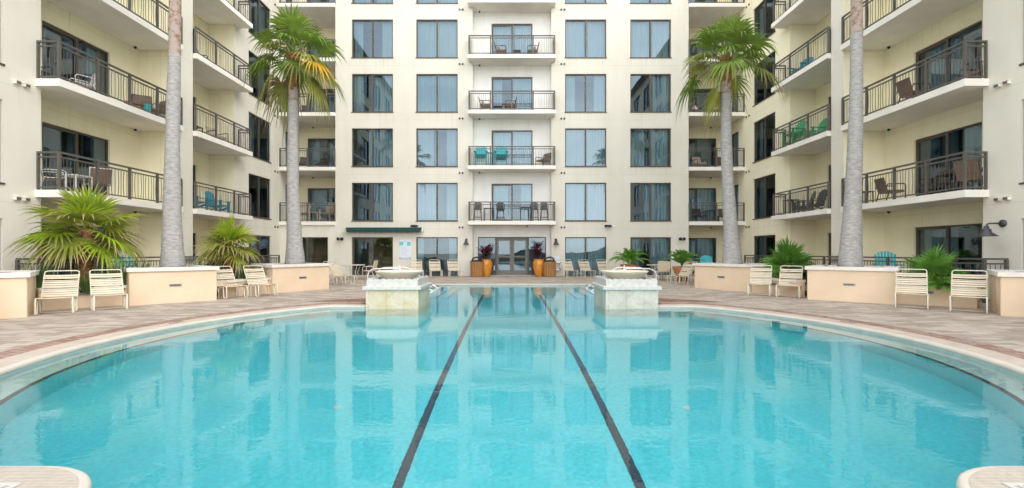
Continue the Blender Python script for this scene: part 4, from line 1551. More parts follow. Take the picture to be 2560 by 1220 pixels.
# ------------------------------------------------------------------ fountains
def fountain(s, label, stone):
    x0, x1 = sorted((3.60 * s, 2.30 * s))
    cx = (x0 + x1) / 2
    y0, y1 = 11.80, 13.42
    cyy = (y0 + y1) / 2
    t = thing("fountain", label, "fountain", (cx, cyy, 0), 0, "fountain plinths at the pool shoulders")
    hw, hd = (x1 - x0) / 2, (y1 - y0) / 2
    b = MB(); b.bbox(-hw, hw, -hd, hd, FLOOR + .01, .415, .01); b.build("plinth", stone, t)
    c = MB(); c.bbox(-hw - .07, hw + .07, -hd - .07, hd + .07, .416, .50, .015)
    c.build("ledge", M['rimstone'], t)
    # scalloped rim on four sides
    rm = MB()
    def scallop(p, q, inward):
        p, q = Vector(p), Vector(q)
        L = (q - p).length; d = (q - p).normalized(); n = 56
        top = []
        for i in range(n + 1):
            u = i / n
            ph = (u * 8) % 1.0
            z = .655 + .028 * abs(sin(pi * u * 8)) - (0)
            top.append(z)
        vs = []
        for i in range(n + 1):
            c_ = p + d * L * i / n
            k = c_ + Vector(inward) * .06
            vs += [(c_.x, c_.y, .501), (c_.x, c_.y, top[i]), (k.x, k.y, top[i]), (k.x, k.y, .501)]
        fs = []
        for i in range(n):
            o = i * 4; e = o + 4
            fs += [(o, e, e + 1, o + 1), (o + 1, e + 1, e + 2, o + 2), (o + 2, e + 2, e + 3, o + 3)]
        fs += [(0, 1, 2, 3), (n * 4 + 3, n * 4 + 2, n * 4 + 1, n * 4)]
        rm.add(vs, fs)
    a, e = hw - .02, hd - .02
    scallop((-a, -e), (a, -e), (0, 1))
    scallop((a, -e + .062), (a, e - .062), (-1, 0))
    scallop((a, e), (-a, e), (0, -1))
    scallop((-a, e - .062), (-a, -e + .062), (1, 0))
    rm.build("scalloped_rim", M['rimstone'], t)
    bw_ = MB()
    bw_.lathe([(.10, .50), (.17, .52), (.20, .56), (.32, .62), (.46, .70), (.575, .79), (.615, .825), (.62, .84), (.605, .85), (.57, .84), (.45, .76), (.2, .70), (.0, .69)], 48, closed=False)
    bw_.build("bowl", M['bowl'], t, smooth=True)
    wv = MB(); wv.lathe([(.545, .80), (.0, .80)], 40, closed=False); wv.build("water", M['water'], t)
    j = MB(); j.lathe([(.035, .69), (.03, .9), (.012, .92), (.012, 1.0), (.0, 1.0)], 10); j.build("nozzle", M['bowl' if s > 0 else 'steel'], t, smooth=True)


fountain(-1, "square fountain with yellow stained travertine plinth and cream bowl, left pool corner", M['travertine'])
fountain(1, "square fountain with pale marble plinth and cream bowl, right pool corner", M['marble'])


# ------------------------------------------------------------------ pool handrails
def grab_rail():
    b = MB()
    pts = [(-2.1, 0, .01), (-2.1, 0, .50), (-2.06, 0, .62), (-1.97, 0, .70), (-1.85, 0, .735), (-1.1, 0, .745), (-.95, 0, .72),
           (-.82, 0, .65), (.1, 0, .02), (.55, 0, -.30), (.62, 0, -.38), (.63, 0, -.5), (.63, 0, -.57)]
    b.tube(pts, .024, 10)
    return b


gr = grab_rail()
for s in (-1, 1):
    for y, w in ((17.3, "nearer"), (18.6, "farther")):
        me = gr.mesh("grab_rail", M['steel'], True)
        if s > 0:
            me.transform(Matrix.Scale(-1, 4, (1, 0, 0))); me.flip_normals()
        o = link("handrail", me, None, (-3.1 * -s * -1 if False else 3.1 * s, y, 0))
        fl_ = MB(); fl_.lathe([(.05, .001), (.05, .02), (.03, .028)], 12, (2.1 * s, 0)); fl_.build("flange", M['steel'], o)
        tag(o, "white tubular pool step rail behind the %s fountain, %s of the two" % ("left" if s < 0 else "right", w), "handrail", "pool step handrails")


# ------------------------------------------------------------------ strap chairs
def strap_chair():
    t = thing("strap_chair", "cream vinyl strap pool chair", "pool chair", (0, 0, 0), 0, "cream strap pool chairs")
    W = .31
    fr = MB()
    r = .0145
    bt = Vector((0, .88, .96)); hinge = Vector((0, .56, .33)); fr_ = Vector((0, .0, .375))
    for s in (-1, 1):
        x = W * s
        fr.tube([(x, .90, .95 - .04), (x, .56, .335), (x, .50, .325), (x, .30, .335), (x, .08, .375), (x, .0, .365), (x, -.035, .325), (x, -.04, .03), (x, -.02, .012), (x, .10, .012), (x, .12, .03), (x, .16, .345)], r, 6)
        fr.tube([(x * 1.0, .44, .325), (x, .40, .03), (x, .42, .012), (x, .53, .012), (x, .56, .03), (x, .60, .40)], r, 6)
    fr.tube([(-W, .90, .91), (-W + .01, .918, .945), (-W + .05, .925, .965), (W - .05, .925, .965), (W - .01, .918, .945), (W, .90, .91)], r, 6)
    fr.tube([(-W, .02, .372), (W, .02, .372)], r * .9, 6)
    fr.tube([(-W, .55, .33), (W, .55, .33)], r * .9, 6)
    fr.tube([(-W, .48, .013), (W, .48, .013)], r * .8, 6)
    fr.build("frame", M['cframe'], t, smooth=True)
    def straps(p0, p1, n, gap, nrm, skip):
        b = MB()
        p0, p1 = Vector(p0), Vector(p1); nrm = Vector(nrm)
        for i in range(n):
            a = p0.lerp(p1, (i + gap / 2) / n); c = p0.lerp(p1, (i + 1 - gap / 2) / n)
            if i in skip: c = p0.lerp(p1, (i + 1 - gap * 2.2) / n)
            xw = W + .014
            th = nrm * .006
            vs = []
            for x, sag in ((-xw, 0), (-xw * .5, -.010), (0, -.014), (xw * .5, -.010), (xw, 0)):
                o = Vector((x, 0, 0)) + nrm * (sag + .014)
                vs += [a + o + th, c + o + th, c + o - th, a + o - th]
            fs = []
            for k in range(4):
                q, e = k * 4, k * 4 + 4
                fs += [(q, q + 1, e + 1, e), (q + 1, q + 2, e + 2, e + 1), (q + 2, q + 3, e + 3, e + 2), (q + 3, q, e, e + 3)]
            fs += [(3, 2, 1, 0), (16, 17, 18, 19)]
            b.add(vs, fs)
        return b
    straps((0, .575, .36), (0, .875, .87), 10, .25, (0, -.866, .5), (3, 7)).build("back_straps", M['strap'], t)
    straps((0, .0, .372), (0, .54, .33), 9, .12, (0, .05, 1), (4,)).build("seat_straps", M['strap'], t)
    return t


chair0 = strap_chair()
CH = [((-9.77, 10.25), (.57, -.82), "cream strap pool chair beside the left edge planter, nearest of the left pair"),
      ((-9.15, 10.95), (.72, -.69), "cream strap pool chair in front of big lime fan palm, against the tall left planter"),
      ((-7.95, 13.85), (.85, -.53), "cream strap pool chair beside the bare trunk planter, between the two left planters"),
      ((-7.38, 14.5), (.83, -.56), "cream strap pool chair nearest the yellow frond palm planter"),
      ((9.36, 11.25), (-.64, -.77), "cream strap pool chair at right end of the near right planter"),
      ((9.98, 10.5), (-.70, -.71), "cream strap pool chair beside the right edge planter"),
      ((7.5, 14.6), (-.54, -.84), "cream strap pool chair beside the green palm planter, between right planters"),
      ((8.05, 14.02), (-.60, -.80), "cream strap pool chair against the left side of near right planter"),
      ((-5.0, 25.5), (.30, -.95), "cream strap pool chair under the pool notice by the hotel wall"),
      ((-4.0, 25.5), (.30, -.95), "cream strap pool chair in front of ground floor window, between two chairs left of entrance"),
      ((-3.0, 25.5), (.30, -.95), "cream strap pool chair by hotel wall nearest the left wooden bin"),
      ((3.22, 25.5), (.30, -.95), "cream strap pool chair beside the white life ring"),
      ((4.15, 25.5), (.30, -.95), "cream strap pool chair in front of window right of entrance, middle of three"),
      ((5.15, 25.5), (.30, -.95), "cream strap pool chair beside the terracotta pot with feathery palm"),
      ((6.65, 19.9), (-.95, -.30), "cream strap pool chair turned sideways left of the green palm planter"),
      ((7.3, 21.3), (-.95, -.30), "cream strap pool chair half hidden behind the sideways chair by right planter"),
      ((-6.75, 19.9), (.95, -.30), "cream strap pool chair turned sideways right of the yellow frond palm planter"),
      ((-7.5, 21.4), (.95, -.30), "cream strap pool chair half hidden behind the yellow frond palm planter"),
      ((-9.75, 8.62), (.84, -.54), "cream strap pool chair cut off by the left frame edge"),
      ((9.95, 8.7), (-.84, -.54), "cream strap pool chair cut off by the right frame edge")]
for i, (p, f, lab) in enumerate(CH):
    if i == 0:
        chair0.location = (*p, .003); chair0.rotation_euler = (0, 0, face(*f)); chair0['label'] = lab; chair0.scale = (.94,) * 3
    else:
        dup(chair0, (*p, .003), face(*f), lab, None, (.94,) * 3)


# ------------------------------------------------------------------ patio tables and chairs
def patio_table(loc, label, mt=M['cframe'], r=.56, h=.72):
    t = thing("patio_table", label, "table", loc, 0, "patio tables")
    b = MB(); b.lathe([(r, h - .03), (r + .01, h - .015), (r, h), (0.0, h)], 28); b.build("tabletop", mt, t)
    for k in range(4):
        a = pi / 4 + k * pi / 2
        l_ = MB()
        l_.tube([(.40 * cos(a), .40 * sin(a), h - .03), (.22 * cos(a), .22 * sin(a), h * .45), (.46 * cos(a), .46 * sin(a), .0)], .016, 6)
        l_.build("leg", mt, t, smooth=True)
    return t


def sling_chair(loc, rz, label, frame=None, sling=None, group="sling patio chairs"):
    frame = frame or M['cframe']; sling = sling or M['strap']
    t = thing("patio_chair", label, "chair", loc, rz, group)
    b = MB()
    W = .28
    for s in (-1, 1):
        x = W * s
        b.tube([(x, .30, .90), (x, .20, .43), (x, .10, .40), (x, -.26, .43)], .014, 6)
        b.tube([(x * 1.05, -.27, 0.0), (x * 1.05, -.27, .58), (x * 1.05, -.22, .64), (x * 1.05, .15, .63), (x * 1.05, .25, .60)], .014, 6)
        b.tube([(x, .17, .43), (x, .32, 0.0)], .014, 6)
    b.tube([(-W, .30, .90), (W, .30, .90)], .014, 6); b.tube([(-W, -.26, .43), (W, -.26, .43)], .014, 6)
    b.build("frame", frame, t, smooth=True)
    q = MB()
    xw = W - .012
    q.box(-xw, xw, -.01, .0, 0, .47, Matrix.Translation((0, .205, .43)) @ Matrix.Rotation(-.21, 4, 'X'))
    q.build("back_sling", sling, t)
    q = MB(); q.box(-xw, xw, -.25, .19, .408, .418); q.build("seat_sling", sling, t)
    return t


patio_table((-7.75, 23.4, .003), "round cream patio table in front of bar doors under green awning")
sling_chair((-6.95, 23.5, .003), pi * -.5, "cream sling armchair right of table under the awning")
sling_chair((-8.5, 23.0, .003), pi * .62, "cream sling armchair left of the table under the awning")
patio_table((7.15, 23.4, .003), "round cream patio table in front of curtained doors right of terracotta pot")
sling_chair((7.05, 22.5, .003), pi, "cream sling armchair with its back to pool at the right patio table")
sling_chair((8.1, 23.2, .003), -pi * .55, "cream sling armchair right of the right patio table")


# ------------------------------------------------------------------ balcony furniture
def adirondack(loc, rz, label, m, tall=0.0, group="adirondack chairs"):
    t = thing("adirondack_chair", label, "chair", loc, rz, group)
    b = MB()
    e = tall
    nb = 7
    for i in range(nb):
        x = -.24 + .48 * i / (nb - 1)
        hgt = .78 - .11 * (abs(i - 3) / 3) ** 2
        xf = x * 1.25
        mt = Matrix.Translation((x, .18, .26 + e)) @ Matrix.Rotation(-.30, 4, 'X') @ Matrix.Rotation((xf - x) * .9, 4, 'Y')
        b.box(-.034, .034, -.01, .012, 0, hgt, mt)
    b.box(-.27, .27, .012, .035, .1, .16, Matrix.Translation((0, .18, .26 + e)) @ Matrix.Rotation(-.3, 4, 'X'))
    b.box(-.3, .3, .012, .035, .45, .5, Matrix.Translation((0, .18, .26 + e)) @ Matrix.Rotation(-.3, 4, 'X'))
    b.build("backrest", m, t)
    b = MB()
    for i in range(6):
        y = -.34 + .095 * i
        z = .36 - .10 * (i / 5) + e
        b.box(-.28, .28, y, y + .085, z, z + .02)
    b.build("seat", m, t)
    for s in (-1, 1):
        b = MB(); b.box(s * .33 - .06, s * .33 + .06, -.40, .32, .54 + e, .562 + e); b.build("armrest", m, t)
        b = MB(); b.box(s * .31 - .014, s * .31 + .014, -.36, -.26, 0, .54 + e); b.build("leg", m, t)
        b = MB()
        if e > .2:
            b.box(s * .31 - .014, s * .31 + .014, .20, .29, 0, .54 + e)
            b.box(s * .30 - .012, s * .30 + .012, -.26, .20, .26, .33)
        else:
            b.add([(s * .29 - .012, -.34, .36), (s * .29 + .012, -.34, .36), (s * .29 + .012, .52, .0), (s * .29 - .012, .52, .0),
                   (s * .29 - .012, -.34, .26), (s * .29 + .012, -.34, .26), (s * .29 + .012, .38, .0), (s * .29 - .012, .38, .0)],
                  [(0, 1, 2, 3), (7, 6, 5, 4), (0, 4, 5, 1), (1, 5, 6, 2), (2, 6, 7, 3), (3, 7, 4, 0)])
        b.build("rear_leg", m, t)
    if e > .2:
        b = MB(); b.box(-.29, .29, -.42, -.33, .28, .30); b.build("footrest", m, t)
    return t


def wicker_chair(loc, rz, label, m=None, pillow=False, group="balcony armchairs", sc=1.0):
    m = m or M['wicker']
    t = thing("armchair", label, "chair", loc, rz, group)
    b = MB(); b.box(-.26, .26, 0, .04, 0, .46, Matrix.Translation((0, .22, .40)) @ Matrix.Rotation(-.28, 4, 'X'))
    b.build("backrest", m, t)
    b = MB(); b.bbox(-.28, .28, -.28, .24, .33, .41, .02); b.build("seat", m, t)
    for s in (-1, 1):
        b = MB()
        b.tube([(s * .31, -.28, 0), (s * .31, -.28, .56), (s * .31, -.22, .61), (s * .31, .26, .60), (s * .31, .30, .5)], .02, 6)
        b.tube([(s * .29, .20, .40), (s * .29, .30, 0)], .018, 6)
        b.build("arm_frame", M['darkmetal'], t, smooth=True)
    if pillow:
        b = MB(); b.lathe([(.02, -.06), (.19, -.03), (.21, 0), (.19, .03), (.02, .06)], 4)
        p = b.build("pillow", M['pillow'], t, (0, .12, .58)); p.rotation_euler = (radians(74), 0, radians(45) * 0); p.rotation_euler = (radians(72), radians(45) * 0, 0)
    if sc != 1: t.scale = (sc,) * 3
    return t


def side_table(loc, label, m, h=.45, r=.22, group="balcony tables"):
    t = thing("side_table", label, "table", loc, 0, group)
    b = MB()
    b.box(-r, r, -r, r, h - .03, h); b.build("tabletop", m, t)
    for sx in (-1, 1):
        for sy in (-1, 1):
            b = MB(); b.box(sx * (r - .03) - .015, sx * (r - .03) + .015, sy * (r - .03) - .015, sy * (r - .03) + .015, 0, h - .03)
            b.build("leg", m, t)
    return t


def bar_chair(loc, rz, label):
    t = thing("bar_chair", label, "bar chair", loc, rz, "tall bar chairs on the lowest central balcony")
    m = M['darkmetal']
    b = MB()
    b.tube([(-.21, .2, .70), (-.22, .23, .95), (-.18, .25, 1.07), (0, .255, 1.10), (.18, .25, 1.07), (.22, .23, .95), (.21, .2, .70)], .016, 6)
    for i in range(7):
        x = -.15 + .05 * i
        b.box(x - .02, x + .02, .225, .235, .78, 1.07)
    b.build("backrest", m, t)
    b = MB(); b.lathe([(.21, .68), (.22, .70), (.21, .73), (0, .735)], 16); b.build("seat", m, t)
    for sx in (-1, 1):
        for sy in (-1, 1):
            b = MB(); b.tube([(sx * .17, sy * .17, .69), (sx * .22, sy * .22, 0)], .014, 6); b.build("leg", m, t)
    b = MB(); b.tube([(-.2, -.2, .25), (.2, -.2, .25), (.2, .2, .25), (-.2, .2, .25)], .01, 5, closed=True); b.build("stretcher", m, t)
    return t


fz = lambda k: k * H + .002
# central stack
Yc = 26.92
wicker_chair((-.62, Yc, fz(4)), pi / 2, "brown balcony armchair with striped pillow, left one on fourth balcony up", pillow=True)
wicker_chair((1.15, Yc, fz(4)), -pi / 2, "brown balcony armchair with striped pillow, right one on fourth balcony up", pillow=True)
side_table((.28, Yc, fz(4)), "small table between two pillowed armchairs on a central balcony", M['greyp'], .42, .2)
wicker_chair((-1.5, Yc, fz(3)), pi / 2, "brown balcony armchair left of glass door on third central balcony up", pillow=True)
wicker_chair((-.1, Yc, fz(3)), -pi / 2, "brown balcony armchair facing left on third central balcony up", pillow=True)
side_table((-.8, Yc, fz(3)), "dark low table between two armchairs on third central balcony up", M['darkmetal'], .35, .24)
adirondack((-1.75, Yc + .1, fz(2)), 0, "tall turquoise adirondack chair, left one of two on the central balcony", M['teal'], .32)
adirondack((-.62, Yc + .1, fz(2)), 0, "tall turquoise adirondack chair in front of glass door on the central balcony", M['teal'], .32)
side_table((-1.18, Yc, fz(2)), "tall turquoise side table between turquoise adirondack chairs", M['teal'], .82, .17)
wicker_chair((1.75, Yc + .05, fz(2)), -.9, "tan brown armchair alone at right end of the turquoise chairs balcony")
bar_chair((-1.93, Yc + .1, fz(1)), 0, "black slat back bar chair at the far left of the lowest central balcony")
bar_chair((-.66, Yc + .1, fz(1)), 0, "black slat back bar chair right of the tall table on lowest central balcony")
bar_chair((1.27, Yc + .1, fz(1)), 0, "black slat back bar chair, left of the pair at right on lowest central balcony")
bar_chair((1.82, Yc + .1, fz(1)), 0, "black slat back bar chair in right corner of the lowest central balcony")
side_table((-1.3, Yc, fz(1)), "tall black table between two bar chairs on lowest central balcony", M['darkmetal'], .74, .28)
side_table((.72, Yc + .05, fz(1)), "tall black table left of the bar chair pair on lowest central balcony", M['darkmetal'], .8, .26)
# left near balconies
WH = dict(frame=M['whitep'], sling=M['wicker'], group="white framed balcony chairs")
sling_chair((-13.25, 13.85, fz(1)), pi * .75, "white framed chair at near corner of lowest left balcony", **WH)
sling_chair((-13.05, 15.15, fz(1)), pi * .3 + pi, "white framed chair behind railing beside glass door, lowest left balcony", **WH)
side_table((-13.2, 14.5, fz(1)), "white table between white framed chairs on lowest left balcony", M['whitep'], .6, .3)
sling_chair((-13.3, 14.9, fz(2)), -.6, "white framed chair on the second left balcony by glass doors", M['whitep'], M['pillow'], "white framed balcony chairs")
wicker_chair((-13.6, 13.6, fz(2)), pi / 2, "dark armchair in near corner of the second left balcony", M['darkmetal'])
sling_chair((-13.2, 17.1, fz(2)), pi * .2, "dark wire chair at far end of second left balcony, left of another", M['darkmetal'], M['wicker'], "dark wire balcony chairs")
sling_chair((-13.2, 17.75, fz(2)), -.4, "dark wire chair beside palm trunk on second left balcony", M['darkmetal'], M['wicker'], "dark wire balcony chairs")
for (y, r, hh, m, nm, lab) in ((16.0, .13, .26, 'orange', "flower_pot", "orange clay pot on second left balcony, left of two"), (16.4, .12, .22, 'orange', "flower_pot", "smaller orange clay pot beside turquoise jar on second left balcony"), (16.85, .12, .42, 'teal', "glass_jar", "tall turquoise jar on second left balcony")):
    b = MB(); b.lathe([(r * .7, 0), (r, hh * .6), (r * .8, hh * .85), (r * .95, hh), (r * .7, hh), (r * .6, hh * .7), (0, hh * .7)], 14)
    tag(b.build(nm, M[m], None, (-12.8, y, fz(2)), smooth=True), lab, "pot")
# left inner balconies
adirondack((-13.1, 21.35, fz(1)), pi * .5, "turquoise adirondack chair in middle of lowest balcony between palms, left wing", M['tealblue'])
adirondack((-13.1, 19.8, fz(1)), pi * .5, "turquoise adirondack chair half hidden by the pilaster, left wing", M['tealblue'])
wicker_chair((-13.2, 21.5, fz(2)), pi * .4, "grey armchair on second inner balcony of the left wing", M['ash'])
side_table((-13.2, 19.9, fz(2)), "dark low table on second inner balcony of the left wing", M['darkmetal'], .45, .25)
wicker_chair((-13.3, 20.2, fz(3)), pi * .5, "white cushioned chair on third inner balcony of the left wing", M['pillow'])
# left bay
adirondack((-12.1, 28.0, fz(1)), .2, "weathered wood adirondack chair beside palm trunk, left corner balcony", M['ash'], .2)
adirondack((-10.75, 28.0, fz(1)), -.2, "weathered wood adirondack chair in front of glass door, left corner balcony", M['ash'], .2)
side_table((-11.4, 27.8, fz(1)), "weathered wood table between the two weathered adirondack chairs", M['ash'], .6, .25)
wicker_chair((-12.1, 28.0, fz(2)), .4, "dark armchair beside the palm trunk on second left corner balcony", M['darkmetal'])
wicker_chair((-11.2, 28.2, fz(2)), -.2, "dark armchair before the glass door on second left corner balcony", M['darkmetal'])
wicker_chair((-12.0, 28.0, fz(3)), .4, "dark armchair on third left corner balcony below the palm crown", M['darkmetal'])
# right near balconies
wicker_chair((13.05, 16.55, fz(1)), pi * .45 , "brown sling armchair by the middle post of the lowest right balcony", group="brown armchairs of the right wing")
wicker_chair((13.35, 13.85, fz(1)), pi * .6, "brown sling armchair in near corner of the lowest right balcony", group="brown armchairs of the right wing", sc=1.1)
wicker_chair((13.2, 15.0, fz(1)), -pi * .5, "dark armchair before glass doors on lowest right balcony", M['darkmetal'], group="brown armchairs of the right wing")
side_table((13.3, 14.4, fz(1)), "dark table between armchairs on the lowest right balcony", M['darkmetal'], .65, .3)
side_table((12.9, 17.6, fz(1)), "dark side table beside palm trunk on the lowest right balcony", M['darkmetal'], .5, .22)
wicker_chair((13.05, 15.6, fz(2)), pi * .5, "brown armchair facing railing on the second right balcony", group="brown armchairs of the right wing")
wicker_chair((13.45, 13.8, fz(2)), -pi * .5, "brown armchair in near corner of the second right balcony", group="brown armchairs of the right wing")
# right inner balconies
adirondack((13.1, 20.75, fz(1)), -pi * .5, "dark grey adirondack chair nearest pilaster on lowest inner balcony, right wing", M['greyp'])
adirondack((13.1, 21.5, fz(1)), -pi * .6, "dark grey adirondack chair on lowest inner balcony, farther one, right wing", M['greyp'])
side_table((12.9, 22.2, fz(1)), "dark table at far end of lowest inner balcony, right wing", M['darkmetal'], .7, .25)
adirondack((13.1, 20.7, fz(2)), -pi * .5, "bright green adirondack chair in middle of second inner balcony, right wing", M['green'])
adirondack((13.0, 22.1, fz(2)), -pi * .45, "bright green adirondack chair at far end of second inner balcony, right wing", M['green'], .3)
side_table((12.95, 21.45, fz(2)), "bright green table between two bright green adirondack chairs", M['green'], .6, .25)
adirondack((13.0, 21.6, fz(3)), -pi * .4, "blue adirondack chair on third inner balcony, right wing", M['tealblue'])
# right bay
wicker_chair((10.9, 27.9, fz(1)), .2, "dark dining chair left on the lowest right corner balcony", M['darkmetal'])
wicker_chair((12.3, 27.9, fz(1)), -.3, "dark dining chair beside palm trunk on lowest right corner balcony", M['darkmetal'])
side_table((11.6, 27.8, fz(1)), "dark table on the lowest right corner balcony", M['darkmetal'], .7, .3)
wicker_chair((10.9, 27.9, fz(2)), .2, "grey armchair left on the second right corner balcony", M['ash'])
wicker_chair((12.2, 27.9, fz(2)), -.3, "dark armchair beside palm trunk on second right corner balcony", M['darkmetal'])
wicker_chair((10.7, 27.9, fz(3)), .2, "brown armchair with white pillow left on the third right corner balcony", pillow=True)
wicker_chair((12.0, 27.9, fz(3)), -.2, "brown armchair with white pillow behind the palm trunk, third right corner balcony", pillow=True)
# ground floor terrace
adirondack((12.95, 16.55, .003), -pi * .15, "turquoise and white adirondack chair behind railing above near right planter", M['teal'], .36)
adirondack((-12.9, 16.0, .003), pi * .2, "pale turquoise adirondack chair behind railing left of near left trunk", M['teal'], .25)
adirondack((-13.0, 19.2, .003), pi * .2, "pale turquoise adirondack chair behind near left palm trunk on terrace", M['teal'], .2)
adirondack((10.3, 25.4, .003), -.3, "turquoise adirondack chair beside second terracotta pot by the right wall", M['teal'], .15)
side_table((-13.0, 17.4, .003), "white table on the left ground terrace behind the railing", M['whitep'], .72, .35)
side_table((12.9, 21.5, .003), "dark table on the right ground terrace behind fan palm", M['darkmetal'], .9, .35)
b_ = MB(); b_.bbox(-.45, .45, -.25, .25, .35, .85, .05); b_.lathe([(.3, .85), (.28, 1.0), (.15, 1.08), (0, 1.1)], 14)
for sx in (-.38, .38):
    for sy in (-.2, .2): b_.box(sx - .02, sx + .02, sy - .02, sy + .02, 0, .36)
tag(b_.build("barbecue_grill", M['black'], None, (-12.6, 20.4, .003), pi / 2), "black covered barbecue on left terrace behind smaller lime fan palm", "grill")


# ------------------------------------------------------------------ entrance: urns, bins, pots
def urn(x, y, label):
    b = MB()
    b.lathe([(.20, 0), (.22, .02), (.29, .25), (.345, .55), (.36, .70), (.33, .82), (.28, .88), (.31, .92), (.33, .95), (.27, .95), (.25, .86), (0, .84)], 32)
    t = thing("urn", label, "urn", (x, y, .003), 0, "orange glazed urns at the entrance")
    b.build("urn_body", M['urn'], t, smooth=True)
    q = MB(); q.lathe([(.25, .862), (0, .875)], 20, closed=False); q.build("soil", M['soil'], t)


def ti_plant(x, y, hgt, seed, label, n=90, spread=.42):
    rng = random.Random(seed)
    b = MB()
    for st in range(4):
        a0 = st * 1.7; bx, by = .1 * cos(a0), .1 * sin(a0); hs = hgt * (1 - .14 * st)
        b.tube([(bx, by, 0), (bx * 1.5, by * 1.5, hs * .7)], .015, 5)
        for i in range(n // 4):
            a = i * 2.4 + st; t = .25 + .75 * i / (n // 4)
            base = Vector((bx * (1 + .5 * t), by * (1 + .5 * t), hs * .72 * t))
            out = Vector((cos(a), sin(a), 0)); sd = Vector((-sin(a), cos(a), 0))
            L = rng.uniform(.28, .42); up = rng.uniform(.2, 1.0) * (0.4 + t * .8)
            vs, tips = [], []
            tp = rng.uniform(0, 1)
            for u, w in ((0, .008), (.3, .035), (.65, .04), (1, .003)):
                c = base + out * L * u * .8 * spread / .42 + Vector((0, 0, L * up * u - .25 * L * u * u))
                vs += [c - sd * w, c + sd * w]; tips += [tp, tp]
            b.add(vs, [(0, 1, 3, 2), (2, 3, 5, 4), (4, 5, 7, 6)], tips)
    tag(b.build("ti_plant", M['red'], None, (x, y, .88)), label, "plant", "dark red plants in the urns")


urn(-1.42, 26.25, "orange glazed urn left of the double entrance doors")
urn(1.48, 26.25, "orange glazed urn right of the double entrance doors")
ti_plant(-1.46, 26.25, 1.1, 2, "spreading dark purple red leafed plant in the left urn", 150, .75)
ti_plant(1.42, 26.25, 1.35, 3, "narrow upright dark red leafed plant in the right urn", 130, .5)


def bin_(x, y, label):
    t = thing("trash_bin", label, "bin", (x, y, .003), 0, "wooden slat bins at the entrance")
    for k in range(22):
        a = 2 * pi * k / 22
        q = MB()
        mt = Matrix.Rotation(a, 4, 'Z') @ Matrix.Translation((.315, 0, .02)) @ Matrix.Rotation(.035, 4, 'Y')
        q.box(-.014, .014, -.036, .036, 0, .80, mt)
        q.build("slat", M['binwood'], t)
    q = MB(); q.lathe([(.29, .03), (.30, .79), (.0, .79)], 22, closed=False); q.build("liner", M['black'], t)
    q = MB(); q.lathe([(.355, .80), (.36, .83), (.34, .86), (.22, .90), (.20, .90)], 24, closed=False); q.lathe([(.2, .89), (.0, .87)], 20, closed=False)
    pts = [(.24 * cos(a), 0, .88 + .17 * sin(a)) for a in [pi * i / 10 for i in range(11)]]
    q.tube(pts, .045, 8)
    q.build("lid", M['black'], t, smooth=True)


bin_(-1.9, 25.85, "round wooden slat bin with black arched lid, left of entrance")
bin_(2.02, 25.85, "round wooden slat bin with black arched lid beside the white life ring")


def pot_palm(x, y, sc, seed, lab_pot, lab_pl, L=.95, n=22):
    t = thing("terracotta_pot", lab_pot, "pot", (x, y, .003), 0, "terracotta pots with palms")
    b = MB(); b.lathe([(.25, 0), (.36, .55), (.41, .56), (.42, .68), (.37, .68), (.35, .60), (0, .60)], 28); b.build("pot_body", M['terracotta'], t, smooth=False)
    q = MB(); q.lathe([(.352, .602), (0, .64)], 20, closed=False); q.build("soil", M['soil'], t)
    t.scale = (sc,) * 3
    o = pinnate(seed, n, L, .1, leaf_l=.24).build("areca_palm", M['leaf_deep'], None, (x, y, .60 * sc))
    tag(o, lab_pl, "palm", "feathery potted palms")


pot_palm(5.9, 24.2, 1.05, 5, "terracotta pot behind the right fountain bowl", "feathery palm in the terracotta pot behind right fountain", 1.35, 34)
pot_palm(7.75, 21.9, 1.0, 6, "terracotta pot mostly hidden behind the sideways strap chair", "feathery palm in the terracotta pot left of the green palm trunk", 1.2, 24)

# ------------------------------------------------------------------ wall fittings
def lantern(x, label):
    t = thing("wall_lamp", label, "lamp", (x, 26.85, 1.87), 0, "goose neck wall lamps by the entrance")
    b = MB(); b.bbox(-.06, .06, -.03, 0, .02, .22, .01); b.build("back_plate", M['lamp'], t)
    b = MB(); b.tube([(0, -.02, .16), (0, -.10, .22), (0, -.20, .20), (0, -.22, .12)], .018, 8); b.build("arm", M['lamp'], t, smooth=True)
    b = MB(); b.lathe([(.03, .14), (.07, .12), (.075, .02), (.10, -.02), (.17, -.12), (.165, -.125), (.09, -.03), (.0, -.03)], 20, (0, -.22), closed=False)
    b.build("lamp_shade", M['lamp'], t, smooth=True)


lantern(-2.55, "small dark wall lamp left of the entrance recess")
lantern(2.45, "small dark wall lamp right of the entrance recess")

# big barn lamp on the right near pier
t = thing("barn_lamp", "large dark barn lamp on an arm beside right ground floor glass doors", "lamp", (13.05, 12.75, 2.10))
b = MB(); b.lathe([(.10, 0), (.10, .03), (.07, .06), (.0, .065)], 18); b.v = [(-z, y, x) for x, y, z in b.v]; b.build("back_plate", M['lamp'], t, (0, 0, 0), smooth=True)
b = MB(); b.tube([(-.05, 0, 0), (-.34, .03, 0), (-.40, .03, -.02), (-.42, .03, -.08)], .022, 8); b.build("arm", M['lamp'], t, smooth=True)
b = MB(); b.lathe([(.03, -.06), (.055, -.08), (.06, -.14), (.10, -.16), (.10, -.20), (.11, -.24), (.24, -.335), (.235, -.34), (.1, -.25), (0, -.25)], 28, (-.42, .03), closed=False)
b.build("lamp_shade", M['lamp'], t, smooth=True)


